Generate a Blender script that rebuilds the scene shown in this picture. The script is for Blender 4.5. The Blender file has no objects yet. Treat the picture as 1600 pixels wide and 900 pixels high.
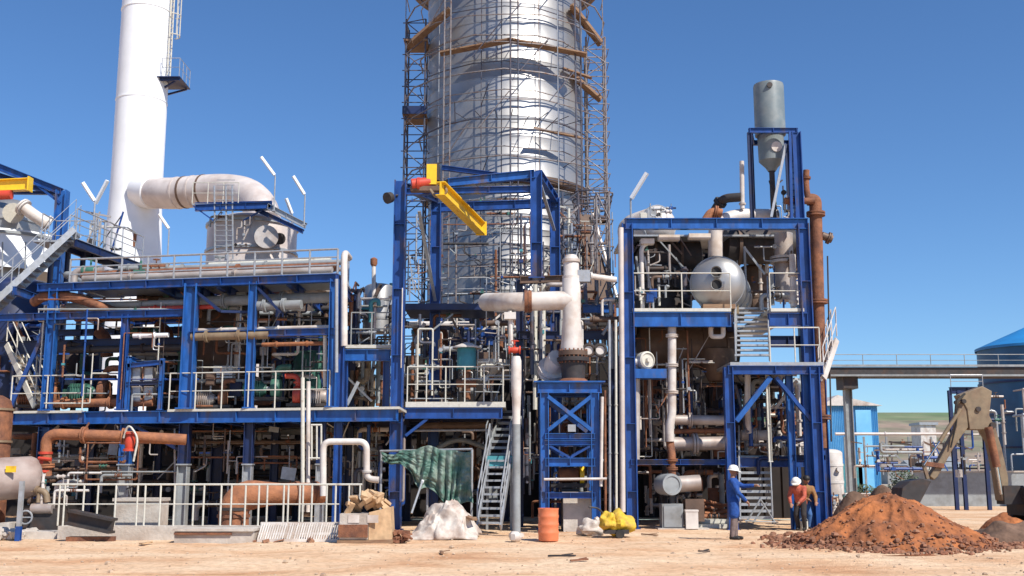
import bpy, bmesh, math, random
from mathutils import Vector, Matrix, noise
V = Vector
R = math.radians
random.seed(11)
SC = bpy.context.scene
COL = SC.collection
# ---------------------------------------------------------------- camera, sky, sun, exposure
F, TH, H = 1700.0, math.atan(290/1700.0), 1.62
cam = bpy.data.objects.new('camera', bpy.data.cameras.new('camera'))
COL.objects.link(cam)
cam.location = (0, 0, H)
cam.rotation_euler = (R(90)+TH, 0, 0)
cam.data.sensor_width = 36
cam.data.lens = 36*F/1600
cam.data.clip_start = 0.1
cam.data.clip_end = 6000
SC.camera = cam
SC.render.resolution_x, SC.render.resolution_y = 1024, 576
SUN_AZ, SUN_EL = 42.0, 47.0          # degrees to the right of straight behind the camera, height
w = bpy.data.worlds.new('World'); SC.world = w; w.use_nodes = True
nt = w.node_tree
bg = nt.nodes['Background']
sky = nt.nodes.new('ShaderNodeTexSky'); sky.sky_type = 'NISHITA'; sky.sun_disc = False
sdir = V((math.sin(R(SUN_AZ))*math.cos(R(SUN_EL)), -math.cos(R(SUN_AZ))*math.cos(R(SUN_EL)), math.sin(R(SUN_EL))))
sky.sun_elevation = R(SUN_EL)
sky.sun_rotation = math.atan2(sdir.x, sdir.y)
sky.air_density = 1.0; sky.dust_density = 0.15; sky.ozone_density = 3.2; sky.altitude = 600
hs = nt.nodes.new('ShaderNodeHueSaturation'); hs.inputs['Saturation'].default_value = 1.06; hs.inputs['Value'].default_value = 1.0
nt.links.new(sky.outputs[0], hs.inputs['Color']); tn = nt.nodes.new('ShaderNodeMix'); tn.data_type = 'RGBA'; tn.blend_type = 'MULTIPLY'; tn.inputs[0].default_value = 1; tn.inputs[7].default_value = (.70, .89, 1.08, 1)
nt.links.new(hs.outputs[0], tn.inputs[6]); nt.links.new(tn.outputs[2], bg.inputs[0])
bg.inputs[1].default_value = 0.098
sl = bpy.data.lights.new('sun', 'SUN'); sl.energy = 4.6; sl.angle = R(0.5); sl.color = (1, .94, .85)
so = bpy.data.objects.new('sun', sl); COL.objects.link(so)
so.rotation_euler = sdir.to_track_quat('Z', 'Y').to_euler()
so.location = (30, -30, 50)
vs = SC.view_settings
vs.view_transform = 'Standard'; vs.look = 'None'; vs.exposure = 0.42; vs.gamma = 1; vs.use_curve_mapping = False

# ---------------------------------------------------------------- picture column / row to world, on a plane at depth Y
def zof(v, Y): return H + Y*math.tan(TH - math.atan((v-450)/F))
def Q(u, z, Y): return V(((u-800)/F*(Y*math.cos(TH)+(z-H)*math.sin(TH)), Y, z))
def P(u, v, Y): return Q(u, zof(v, Y), Y)
def px(n, Y): return n/F*Y*1.0          # metres spanned by n pixels at depth Y
def YL(u): return 33.0 - 2.0*u/530.0

# ---------------------------------------------------------------- mesh builder
class MB:
    def __init__(s): s.v = []; s.f = []; s.sm = []; s.m=[]
    def add(s, vs_, fs, smooth=False):
        o = len(s.v); s.v += [V(x) for x in vs_]
        s.f += [tuple(i+o for i in f) for f in fs]; s.sm += [smooth]*len(fs)
        return s
    def box(s, c, size, rz=0, rot=None):
        hx, hy, hz = size[0]/2, size[1]/2, size[2]/2
        M = rot if rot is not None else Matrix.Rotation(rz, 3, 'Z')
        c = V(c)
        vs_ = [c + M @ V((x*hx, y*hy, z*hz)) for z in (-1,1) for y in (-1,1) for x in (-1,1)]
        return s.add(vs_, [(0,2,3,1),(4,5,7,6),(0,1,5,4),(2,6,7,3),(0,4,6,2),(1,3,7,5)])
    def bx(s, x0, x1, y0, y1, z0, z1): return s.box(((x0+x1)/2,(y0+y1)/2,(z0+z1)/2),(x1-x0,y1-y0,z1-z0))
    def frame(s, p, q, up=None):
        d = (V(q)-V(p)); L = d.length; d = d/L if L > 1e-9 else V((0,0,1))
        up = V(up) if up is not None else (V((0,0,1)) if abs(d.z) < .9 else V((0,1,0)))
        a = up.cross(d)
        if a.length < 1e-6: a = V((1,0,0)).cross(d)
        a.normalize(); b = d.cross(a)
        return d, a, b
    def prof(s, p, q, pts, up=None, smooth=False):
        p, q = V(p), V(q); d, a, b = s.frame(p, q, up)
        n = len(pts)
        vs_ = [p + a*x + b*y for x, y in pts] + [q + a*x + b*y for x, y in pts]
        fs = [(i, (i+1)%n, n+(i+1)%n, n+i) for i in range(n)] + [tuple(range(n-1,-1,-1)), tuple(range(n,2*n))]
        return s.add(vs_, fs, smooth)
    def bar(s, p, q, w_, h_, up=None):
        return s.prof(p, q, [(-w_/2,-h_/2),(w_/2,-h_/2),(w_/2,h_/2),(-w_/2,h_/2)], up)
    def ib(s, p, q, w_, h_, up=None, t=None):
        # H section: flanges w_ wide at +-h_/2
        t = t or min(w_, h_)*.1; k = t*.8; a, b = w_/2, h_/2
        pts = [(-a,-b),(a,-b),(a,-b+t),(k,-b+t),(k,b-t),(a,b-t),(a,b),(-a,b),(-a,b-t),(-k,b-t),(-k,-b+t),(-a,-b+t)]
        return s.prof(p, q, pts, up)
    def tube(s, path, r, seg=10, closed=False):
        path = [V(x) for x in path]; n = len(path)
        rs = r if isinstance(r, (list, tuple)) else [r]*n
        vs_ = []; prev = None
        for i, p in enumerate(path):
            if closed: d = path[(i+1)%n]-path[i-1]
            elif i == 0: d = path[1]-p
            elif i == n-1: d = p-path[i-1]
            else: d = (path[i+1]-p).normalized()+(p-path[i-1]).normalized()
            d.normalize()
            if prev is None:
                a = V((0,0,1)).cross(d)
                if a.length < .1: a = V((0,1,0)).cross(d)
            else:
                a = prev - d*prev.dot(d)
                if a.length < 1e-5: a = V((1,0,0)).cross(d)
            a.normalize(); b = d.cross(a); prev = a
            for k in range(seg):
                t = 2*math.pi*k/seg
                vs_.append(p + (a*math.cos(t)+b*math.sin(t))*rs[i])
        fs = []
        for i in range(n if closed else n-1):
            j = (i+1) % n
            for k in range(seg):
                l = (k+1) % seg
                fs.append((i*seg+k, i*seg+l, j*seg+l, j*seg+k))
        s.add(vs_, fs, True)
        if not closed:
            o = len(s.v)-n*seg
            s.f += [tuple(o+k for k in range(seg-1,-1,-1)), tuple(o+(n-1)*seg+k for k in range(seg))]; s.sm += [False, False]
        return s
    def cyl(s, p, q, r, seg=16): return s.tube([p, q], r, seg)
    def lathe(s, prof, o, axis=(0,0,1), seg=32, smooth=True, a0=0, a1=2*math.pi):
        o = V(o); d, a, b = s.frame(V((0,0,0)), V(axis))
        full = abs(a1-a0-2*math.pi) < 1e-6
        m = seg if full else seg+1
        vs_ = []
        for r, z in prof:
            for k in range(m):
                t = a0+(a1-a0)*k/seg
                vs_.append(o + d*z + (a*math.cos(t)+b*math.sin(t))*r)
        fs = []
        for i in range(len(prof)-1):
            for k in range(seg):
                l = (k+1) % m
                fs.append((i*m+k, i*m+l, (i+1)*m+l, (i+1)*m+k))
        s.add(vs_, fs, smooth)
        return s
    def ball(s, c, r, seg=12, rings=8, sq=(1,1,1), jit=0, rng=random):
        c = V(c); vs_ = [c+V((0,0,-r*sq[2]))]; fs = []
        for i in range(1, rings):
            ph = math.pi*i/rings - math.pi/2
            for k in range(seg):
                t = 2*math.pi*k/seg; rr = r*(1+rng.uniform(-jit, jit))
                vs_.append(c+V((rr*math.cos(ph)*math.cos(t)*sq[0], rr*math.cos(ph)*math.sin(t)*sq[1], rr*math.sin(ph)*sq[2])))
        vs_.append(c+V((0,0,r*sq[2])))
        for k in range(seg):
            l = (k+1) % seg
            fs.append((0, 1+l, 1+k))
            for i in range(rings-2):
                a = 1+i*seg
                fs.append((a+k, a+l, a+seg+l, a+seg+k))
            fs.append((1+(rings-2)*seg+k, 1+(rings-2)*seg+l, len(vs_)-1))
        return s.add(vs_, fs, jit == 0)
    def sheet(s, fn, nu, nv, smooth=True):
        vs_ = [fn(i/nu, j/nv) for j in range(nv+1) for i in range(nu+1)]
        fs = [(j*(nu+1)+i, j*(nu+1)+i+1, (j+1)*(nu+1)+i+1, (j+1)*(nu+1)+i) for j in range(nv) for i in range(nu)]
        return s.add(vs_, fs, smooth)
    def caps(s, p, q, r0, r1, seg=10):
        p, q = V(p), V(q)
        d = (q-p).normalized()
        prof = []
        pts = []; rs = []
        for k in range(4):
            t = math.pi/2*(k+.35)/4
            pts.append(p - d*r0*math.cos(t)); rs.append(r0*math.sin(t))
        pts.append(p); rs.append(r0); pts.append(q); rs.append(r1)
        for k in range(3, -1, -1):
            t = math.pi/2*(k+.35)/4
            pts.append(q + d*r1*math.cos(t)); rs.append(r1*math.sin(t))
        return s.tube(pts, rs, seg)
    def mesh(s, name):
        me = bpy.data.meshes.new(name)
        me.from_pydata([tuple(x) for x in s.v], [], s.f)
        for p_, sm in zip(me.polygons, s.sm): p_.use_smooth = sm
        me.update()
        try: me.set_sharp_from_angle(angle=R(38))
        except Exception: pass
        return me

def fil(pts, rad=.25, n=5):
    pts = [V(x) for x in pts]
    out = [pts[0]]
    for i in range(1, len(pts)-1):
        a, b, c = pts[i-1], pts[i], pts[i+1]
        la, lc = (a-b).length, (c-b).length
        rr = min(rad, la*.48, lc*.48)
        p0 = b+(a-b).normalized()*rr; p1 = b+(c-b).normalized()*rr
        for k in range(n+1):
            t = k/n
            out.append(p0*(1-t)**2 + b*2*t*(1-t) + p1*t*t)
    out.append(pts[-1])
    return out

ALL = []
def link(name, me, mat):
    o = bpy.data.objects.new(name, me); COL.objects.link(o)
    if mat is not None: me.materials.append(mat)
    return o
class Thing:
    def __init__(s, name, label, cat, group=None):
        s.e = bpy.data.objects.new(name, None); COL.objects.link(s.e)
        s.e.empty_display_size = .3
        s.e['label'] = label; s.e['category'] = cat
        if group: s.e['group'] = group
        s.parts = []; ALL.append(s)
    def part(s, name, mb, mat, parent=None, label=None, stuff=False):
        o = link(name, mb.mesh(name), mat)
        o.parent = parent or s.e
        if label: o['label'] = label
        if stuff: o['kind'] = 'stuff'
        s.parts.append(o)
        return o
def one(name, label, cat, mb, mat, group=None, kind=None):
    o = link(name, mb.mesh(name), mat)
    if kind: o['kind'] = kind
    if label: o['label'] = label
    if cat: o['category'] = cat
    if group: o['group'] = group
    if kind != 'structure': ALL.append(o)
    return o
def finish():
    for t in ALL:
        obs = t.parts if isinstance(t, Thing) else [t]
        root = t.e if isinstance(t, Thing) else t
        if not obs: continue
        xs = []; ys = []; zs = []
        for o in obs:
            for vv in o.data.vertices:
                c = vv.co; xs.append(c.x); ys.append(c.y); zs.append(c.z)
        b = V(((min(xs)+max(xs))/2, (min(ys)+max(ys))/2, min(zs)))
        for o in obs: o.data.transform(Matrix.Translation(-b))
        root.location = b

# ---------------------------------------------------------------- materials
def mat(name, col, rough=.5, metal=0, col2=None, th=.55, soft=.12, scale=2.0, bump=0, bscale=20, var=.12, det=5, stretch=(1,1,1), spec=.5):
    m = bpy.data.materials.new(name); m.use_nodes = True
    n = m.node_tree; b = n.nodes['Principled BSDF']
    b.inputs['Roughness'].default_value = rough; b.inputs['Metallic'].default_value = metal
    b.inputs['Specular IOR Level'].default_value = spec
    L = n.links.new
    tc = n.nodes.new('ShaderNodeTexCoord'); mp = n.nodes.new('ShaderNodeMapping'); mp.inputs['Scale'].default_value = stretch
    L(tc.outputs['Object'], mp.inputs['Vector'])
    oi = n.nodes.new('ShaderNodeObjectInfo')
    nz = n.nodes.new('ShaderNodeTexNoise'); nz.noise_dimensions = '4D'
    nz.inputs['Scale'].default_value = scale; nz.inputs['Detail'].default_value = det; nz.inputs['Roughness'].default_value = .6
    mul = n.nodes.new('ShaderNodeMath'); mul.operation = 'MULTIPLY'; mul.inputs[1].default_value = 37
    L(oi.outputs['Random'], mul.inputs[0]); L(mul.outputs[0], nz.inputs['W'])
    L(mp.outputs[0], nz.inputs['Vector'])
    # value variation
    mr = n.nodes.new('ShaderNodeMapRange'); mr.inputs['To Min'].default_value = 1-var; mr.inputs['To Max'].default_value = 1+var
    nz2 = n.nodes.new('ShaderNodeTexNoise'); nz2.inputs['Scale'].default_value = scale*2.7; nz2.inputs['Detail'].default_value = 3
    L(mp.outputs[0], nz2.inputs['Vector'])
    mr.inputs['From Min'].default_value = .25; mr.inputs['From Max'].default_value = .75
    L(nz2.outputs['Fac'], mr.inputs['Value'])
    c2 = col2 if col2 else tuple(c*.75 for c in col)
    rp = n.nodes.new('ShaderNodeValToRGB')
    rp.color_ramp.elements[0].position = max(0, th-soft); rp.color_ramp.elements[1].position = min(1, th+soft)
    rp.color_ramp.elements[0].color = (*col, 1); rp.color_ramp.elements[1].color = (*c2, 1)
    L(nz.outputs['Fac'], rp.inputs[0])
    mx = n.nodes.new('ShaderNodeMix'); mx.data_type = 'RGBA'; mx.blend_type = 'MULTIPLY'; mx.inputs[0].default_value = 1
    L(rp.outputs[0], mx.inputs[6]); L(mr.outputs[0], mx.inputs[7])
    L(mx.outputs[2], b.inputs['Base Color'])
    if bump:
        nb = n.nodes.new('ShaderNodeTexNoise'); nb.inputs['Scale'].default_value = bscale; nb.inputs['Detail'].default_value = 4
        L(mp.outputs[0], nb.inputs['Vector'])
        bp = n.nodes.new('ShaderNodeBump'); bp.inputs['Strength'].default_value = bump; bp.inputs['Distance'].default_value = .05
        L(nb.outputs['Fac'], bp.inputs['Height']); L(bp.outputs[0], b.inputs['Normal'])
    return m
RUST = (.20, .075, .035)
M = dict(
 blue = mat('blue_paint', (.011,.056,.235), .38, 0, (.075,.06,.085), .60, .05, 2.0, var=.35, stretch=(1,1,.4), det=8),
 bblue = mat('lit_blue_paint', (.015,.092,.325), .38, 0, (.09,.085,.13), .61, .05, 2.0, var=.32, stretch=(1,1,.4), det=8),  # lit copy of the blue steel, sunlight put into the colour
 dblue = mat('shaded_dark_blue_paint', (.008,.02,.08), .45, 0, (.02,.02,.04), .6, .1, 1.6, var=.2),  # shaded copy of the blue steel for rear rows, also dark blue fittings
 lblue = mat('light_blue_sheet', (.24,.58,.84), .5, 0, (.12,.42,.72), .5, .2, .4, var=.08),
 galv = mat('galvanised_steel', (.38,.40,.43), .42, .35, (.34,.34,.33), .55, .15, 4, var=.15),
 cream = mat('cream_railing_paint', (.56,.54,.47), .5, 0, (.35,.28,.2), .68, .06, 5, var=.12),
 white = mat('white_paint', (.84,.86,.88), .4, 0, (.76,.77,.78), .6, .2, .6, var=.03),
 dwhite = mat('dusty_white_cladding', (.62,.58,.54), .5, 0, (.40,.31,.25), .58, .12, 1.2, var=.12),
 alu = mat('aluminium_cladding', (.43,.425,.42), .44, .72, (.34,.335,.33), .5, .25, .5, bump=.05, bscale=.9, var=.12),
 duct = mat('stained_silver_duct', (.50,.46,.43), .5, .35, (.27,.19,.15), .55, .15, .9, bump=.1, bscale=3, var=.12),
 grey = mat('grey_paint', (.27,.29,.30), .5, 0, (.18,.18,.17), .6, .15, 2, var=.12),
 dgrey = mat('dark_grey_steel', (.045,.04,.04), .65, .2, (.08,.045,.03), .6, .1, 2, var=.25),
 tank = mat('grey_tank_paint', (.15,.19,.205), .45, 0, (.30,.31,.30), .6, .15, 1.3, var=.1),
 rust = mat('rusty_steel', (.26,.105,.05), .8, .1, (.13,.055,.035), .52, .12, 3, bump=.3, bscale=25, var=.25),
 lrust = mat('orange_rust', (.34,.135,.06), .8, 0, (.22,.09,.05), .55, .14, 3, bump=.3, bscale=25, var=.2),
 brown = mat('brown_clad_duct', (.16,.10,.07), .6, .2, (.09,.06,.045), .55, .15, 1.5, var=.2),
 dark = mat('deep_shade', (.016,.013,.012), .9, 0, (.03,.02,.018), .55, .15, .7, var=.3),  # near-black stands in for the deep shade inside the plant
 ycloth = mat('dirty_yellow_cloth', (.66,.45,.03), .75, 0, (.42,.27,.05), .52, .12, 5, bump=.4, bscale=9, var=.2),
 yellow = mat('yellow_crane_paint', (.80,.50,.02), .4, 0, (.5,.28,.02), .66, .08, 3, var=.1),
 red = mat('red_paint', (.55,.06,.03), .45, 0, (.3,.05,.03), .6, .1, 3, var=.1),
 green = mat('green_machine_paint', (.05,.16,.12), .5, 0, (.04,.07,.06), .6, .1, 3, var=.2),
 teal = mat('teal_paint', (.06,.26,.30), .5, 0, (.08,.14,.15), .62, .1, 2, var=.15),
 conc = mat('concrete', (.50,.46,.41), .9, 0, (.36,.30,.25), .55, .15, 1.5, bump=.3, bscale=14, var=.15),
 wood = mat('scaffold_plank_wood', (.27,.17,.10), .8, 0, (.18,.09,.05), .55, .15, 3, stretch=(1,1,8), var=.2),
 scaf = mat('scaffold_tube', (.25,.23,.23), .55, .4, (.17,.09,.06), .58, .12, 5, var=.25),
 scafd = mat('dark_scaffold_tube', (.075,.085,.12), .6, .2, (.12,.07,.06), .58, .12, 3, var=.3),
 tan = mat('tan_machine_paint', (.23,.17,.105), .6, 0, (.17,.105,.065), .58, .12, 2.5, var=.2),
 chrome = mat('chrome_rod', (.7,.68,.65), .2, 1, (.6,.55,.5), .6, .2, 3, var=.05),
 tyre = mat('black_rubber', (.02,.02,.02), .8, 0, (.06,.045,.03), .6, .15, 5, var=.2),
 tarpg = mat('green_tarpaulin', (.06,.14,.11), .6, 0, (.20,.25,.21), .54, .10, 3, bump=.3, bscale=6, var=.2),
 tarpw = mat('white_tarpaulin', (.55,.49,.43), .6, 0, (.36,.27,.22), .55, .12, 4, bump=.5, bscale=5, var=.12),
 card = mat('cardboard', (.52,.35,.20), .85, 0, (.40,.25,.14), .55, .15, 3, var=.2),
 orange = mat('orange_plastic', (.66,.19,.08), .5, 0, (.5,.17,.09), .6, .12, 3, var=.12),
 skin = mat('skin', (.30,.15,.09), .55, 0, var=.08),
 cover = mat('blue_coverall_cloth', (.012,.07,.30), .85, 0, (.008,.05,.22), .5, .15, 8, bump=.4, bscale=14, var=.2),
 trous = mat('dark_trouser_cloth', (.03,.025,.025), .9, 0, var=.2, bump=.4, bscale=14),
 gtrous = mat('grey_trouser_cloth', (.20,.15,.14), .9, 0, var=.2, bump=.4, bscale=14),
 jeans = mat('blue_jeans_cloth', (.05,.13,.32), .9, 0, var=.2, bump=.4, bscale=14),
 vest = mat('orange_vest_cloth', (.50,.10,.05), .8, 0, (.30,.07,.05), .5, .15, 8, var=.2, bump=.4, bscale=14),
 brownc = mat('brown_jacket_cloth', (.30,.15,.05), .85, 0, (.2,.1,.04), .5, .15, 8, var=.2, bump=.4, bscale=14),
 black = mat('black_boots', (.015,.013,.012), .6, 0, var=.2),
 helmet = mat('white_helmet_plastic', (.85,.84,.78), .3, 0, var=.03),
 leaf = mat('shrub_leaves', (.07,.11,.05), .7, 0, (.11,.13,.08), .5, .2, 2, var=.3),
 bark = mat('shrub_bark', (.12,.08,.05), .9, 0, var=.2),
 soil = mat('red_soil', (.40,.135,.042), .95, 0, (.20,.072,.03), .50, .13, 1.4, bump=1.0, bscale=9, var=.3),
 pduct = mat('pale_duct_cladding', (.60,.54,.51), .5, .1, (.46,.38,.34), .56, .12, .8, bump=.12, bscale=3, var=.10),
 beige = mat('beige_drum_paint', (.36,.29,.26), .6, 0, (.26,.18,.15), .55, .12, 1.5, bump=.1, bscale=6, var=.15),
 tcloth = mat('dark_sheet', (.012,.03,.035), .8, 0, (.02,.05,.06), .5, .2, 3, var=.3),
 tankb = mat('tank_blue_paint', (.02,.11,.23), .5, 0, (.03,.07,.13), .55, .2, .5, var=.15),
 roofb = mat('tank_roof_paint', (.02,.20,.48), .5, 0, (.03,.16,.36), .55, .2, .5, var=.1),
 earth = mat('dark_earth', (.12,.07,.045), .95, 0, (.20,.12,.08), .55, .15, 1.5, bump=.6, bscale=9, var=.3),
 clod = mat('soil_clods', (.22,.09,.05), .95, 0, (.36,.20,.12), .55, .15, 1.5, bump=.5, bscale=15, var=.35),
 stone = mat('pale_stones', (.50,.38,.27), .95, 0, (.36,.25,.17), .5, .2, 2, bump=.4, bscale=10, var=.3),
)

# ================================================================ GROUND, HILLS
def ground_mat():
    m = bpy.data.materials.new('sandy_ground'); m.use_nodes = True
    n = m.node_tree; b = n.nodes['Principled BSDF']; L = n.links.new
    b.inputs['Roughness'].default_value = .95; b.inputs['Specular IOR Level'].default_value = .15
    tc = n.nodes.new('ShaderNodeTexCoord')
    def nz(sc, det=5, st=(1,1,1), ro=.6):
        mp = n.nodes.new('ShaderNodeMapping'); mp.inputs['Scale'].default_value = st
        L(tc.outputs['Object'], mp.inputs[0])
        t = n.nodes.new('ShaderNodeTexNoise'); t.inputs['Scale'].default_value = sc; t.inputs['Detail'].default_value = det; t.inputs['Roughness'].default_value = ro
        L(mp.outputs[0], t.inputs['Vector']); return t.outputs['Fac']
    def ramp(fac, stops):
        r = n.nodes.new('ShaderNodeValToRGB'); e = r.color_ramp.elements
        while len(e) < len(stops): e.new(.5)
        for k, (p_, c) in enumerate(stops): e[k].position = p_; e[k].color = (*c, 1)
        L(fac, r.inputs[0]); return r.outputs[0]
    base = ramp(nz(.30, 6, (1,1.3,1)), [(.34,(.58,.33,.185)), (.46,(.70,.465,.29)), (.60,(.76,.56,.38)), (.72,(.68,.44,.27))])
    fine = ramp(nz(7, 6), [(.3,(.74,.72,.70)), (.55,(1,1,1)), (.75,(1.08,1.08,1.08))])
    trk = ramp(nz(.8, 5, (.5,1.8,1)), [(.50,(1,1,1)), (.62,(.90,.87,.85)), (.68,(.97,.96,.95))])
    def mul(a, c):
        x = n.nodes.new('ShaderNodeMix'); x.data_type = 'RGBA'; x.blend_type = 'MULTIPLY'; x.inputs[0].default_value = 1
        L(a, x.inputs[6]); L(c, x.inputs[7]); return x.outputs[2]
    L(mul(mul(base, fine), trk), b.inputs['Base Color'])
    ad = n.nodes.new('ShaderNodeMath'); ad.operation = 'ADD'; L(nz(3, 7, (1,1.6,1)), ad.inputs[0]); L(nz(28, 3), ad.inputs[1])
    bp = n.nodes.new('ShaderNodeBump'); bp.inputs['Strength'].default_value = .7; bp.inputs['Distance'].default_value = .05
    L(ad.outputs[0], bp.inputs['Height']); L(bp.outputs[0], b.inputs['Normal'])
    return m
def gz(x, y):
    if y > 60: return 0
    a = noise.noise(V((x*.35, y*.5, 3)))*.05 + noise.noise(V((x*1.4, y*2.2, 7)))*.022
    for yc, sl_, ph in ((20.2,.045,.4),(21.9,.045,.4),(23.6,-.03,1.7),(25.1,-.03,1.7),(18.7,.08,3.0)):
        d = abs(y-(yc+sl_*x+.25*math.sin(x*.35+ph))); 
        if d < .5: a += .014*math.cos(d/.5*math.pi*1.5) - .022*math.exp(-(d/.16)**2)*(1+.6*noise.noise(V((x*3,y*3,2))))
    a += abs(noise.noise(V((x*3.1,y*4.2,13))))*.02
    return a*max(0, min(1, (60-y)/10))
mb = MB()
mb.sheet(lambda a, b: (lambda x, y: V((x, y, gz(x, y)-.0)))(-22+44*a, 14+26*b*b**.25), 300, 330)
g = one('ground', None, None, mb, ground_mat(), kind='structure')
mb = MB()
far = [(-3000,-200),(3000,-200),(3000,14),(-3000,14)]
mb.add([(-3000,-400,0),(3000,-400,0),(3000,14,0),(-3000,14,0),(-3000,40,0),(-22,40,0),(-22,14,0),(22,14,0),(22,40,0),(3000,40,0),(3000,3000,0),(-3000,3000,0)],
       [(0,1,2,7,6,3),(3,6,5,4),(7,2,9,8),(4,5,8,9,10,11)])
one('ground', None, None, mb, g.data.materials[0], kind='structure')
mh = mat('hill_grass', (.11,.17,.07), .9, 0, (.19,.20,.11), .52, .10, .03, var=.25, det=9)
mb = MB()
def hillz(x, y):
    t = max(0, min(1, (y-260)/260)); return 30*(t*t*(3-2*t))*(1+.12*noise.noise(V((x*.004, y*.004, 1)))) - .5
mb.sheet(lambda a, b: (lambda x, y: V((x, y, hillz(x, y))))(-900+1900*a, 250+500*b), 60, 30)
one('hills', None, None, mb, mh, kind='structure')
# pale field at the foot of the hill
mb = MB(); mb.sheet(lambda a, b: (lambda x, y: V((x, y, .03+1.0*b+max(0,hillz(x,y)+.3)*.0)))(20+160*a, 75+180*b), 30, 20)
one('field', None, None, mb, mat('dry_field', (.42,.33,.26), .95, 0, (.22,.24,.16), .5, .1, .12, var=.2), kind='structure')

def fld(a, b):
    y = 215+215*b; x = -200+700*a; return V((x, y, hillz(x,y)+.5+.4*noise.noise(V((x*.02,y*.02,5)))))
mb = MB(); mb.sheet(fld, 50, 30)
one('field', None, None, mb, mat('ploughed_field', (.27,.20,.15), .95, 0, (.16,.16,.10), .5, .08, .05, var=.3, det=8), kind='structure')
# small loose stones on the sand: nobody could count them
mb = MB(); rg = random.Random(5)
for k in range(900):
    y = 15+rg.random()**1.2*19; x = rg.uniform(-.5,.5)*y*1.0
    r = rg.uniform(.008,.032)*(1 if rg.random() < .93 else 2)
    mb.ball((x, y, gz(x,y)+r*.3), r, 5, 4, (1,1.1,.7), .25, rg)
one('loose_stones', 'small pale stones strewn over the sandy ground in front', 'stones', mb, M['stone'], kind='stuff')

# ================================================================ generic builders
def H_col(t, u, v0, v1, Y, w_=.3, m='blue', name='column', ref=None, z0=None, z1=None, label=None):
    z0 = zof(v1, Y) if z0 is None else z0; z1 = zof(v0, Y) if z1 is None else z1
    x = Q(u, (z0+z1)/2 if ref is None else zof(ref, Y), Y).x
    mb = MB(); mb.ib((x,Y,z0),(x,Y,z1), w_, w_, up=(1,0,0))
    for i in range(int((z1-z0)/2.0)): mb.box((x,Y,z0+1.1+i*2.0), (w_*.8,w_*.96,.02))
    mb.box((x,Y,z0+.015),(w_*1.35,w_*1.35,.03))
    return t.part(name, mb, M[m], label=label)
def H_beam(t, p, q, w_=.2, h_=.3, m='blue', name='beam'):
    mb = MB(); mb.ib(p, q, w_, h_)
    p, q = V(p), V(q); L_ = (q-p).length; d = (q-p)/L_; k = max(2, int(L_/1.15))
    if abs(d.z) < .5 and h_ > .15:
        R_ = Matrix(((d.x, -d.y, 0), (d.y, d.x, 0), (0, 0, 1)))
        for i in range(k+1): mb.box(p+d*(.03+(L_-.06)*i/k), (.018, w_*.96, h_*.8), rot=R_)
    return t.part(name, mb, M[m])
def brace(t, p, q, r=.05, m='blue', name='brace'):
    mb = MB(); mb.bar(p, q, r*2, r*1.2); return t.part(name, mb, M[m])
def rail(t, pts, h=1.05, m='cream', n=None, sp=1.5, mids=2, r=.021, toe=False, name='railing'):
    """handrail along a polyline of floor points; posts are sub-parts"""
    pts = [V(p_) for p_ in pts]
    mb = MB()
    mb.tube([p_+V((0,0,h)) for p_ in pts], r, 6)
    for k in range(1, mids):
        mb.tube([p_+V((0,0,h*k/mids)) for p_ in pts], r*.75, 5)
    if toe:
        for a, b in zip(pts, pts[1:]): mb.bar(a+V((0,0,.07)), b+V((0,0,.07)), .012, .13)
    ro = t.part(name, mb, M[m])
    for i, (a, b) in enumerate(zip(pts, pts[1:])):
        L = (b-a).length; k = max(1, round(L/sp))
        for j in range(k + (1 if i == len(pts)-2 else 0)):
            p_ = a.lerp(b, j/k)
            pb = MB(); pb.tube([p_, p_+V((0,0,h))], r, 6)
            t.part('post', pb, M[m], parent=ro)
    return ro
def deck(t, x0, x1, y0, y1, z, m='galv', th=.06, name='deck'):
    mb = MB()
    mb.bx(x0, x1, y0, y1, z-th, z)
    return t.part(name, mb, M[m])
def stairs(name, label, p, q, width, side, m='galv', n=12, hand=True, grp=None, tt=.075):
    """p foot, q head (points on the centre line), side = horizontal unit vector across"""
    t = Thing(name, label, 'stairs', grp); p, q, side = V(p), V(q), V(side).normalized()
    fwd = (q-p); fl = V((fwd.x, fwd.y, 0)); fl = fl.normalized() if fl.length > .01 else V((0,1,0))
    for s_ in (-1, 1):
        mb = MB(); mb.bar(p+side*s_*width/2, q+side*s_*width/2, .05, .2); t.part('stringer', mb, M[m])
        if hand:
            a, b = p+side*s_*width/2, q+side*s_*width/2
            mb = MB(); mb.tube([a+V((0,0,.1)), a+V((0,0,.95)), b+V((0,0,1.0)), b+V((0,0,.1))], .022, 6)
            mb.tube([a+V((0,0,.5)), b+V((0,0,.5))], .016, 5)
            k = 3
            for j in range(1, k): c = a.lerp(b, j/k); mb.tube([c, c+V((0,0,.95))], .02, 6)
            t.part('handrail', mb, M[m])
    for k in range(n):
        c = p.lerp(q, (k+.5)/n)
        mb = MB(); mb.box(c+V((0,0,.02)), (.25, width-.06, tt), rot=Matrix((( fl.x, side.x, 0),(fl.y, side.y, 0),(0,0,1))))
        t.part('tread', mb, M[m])
    return t
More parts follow.
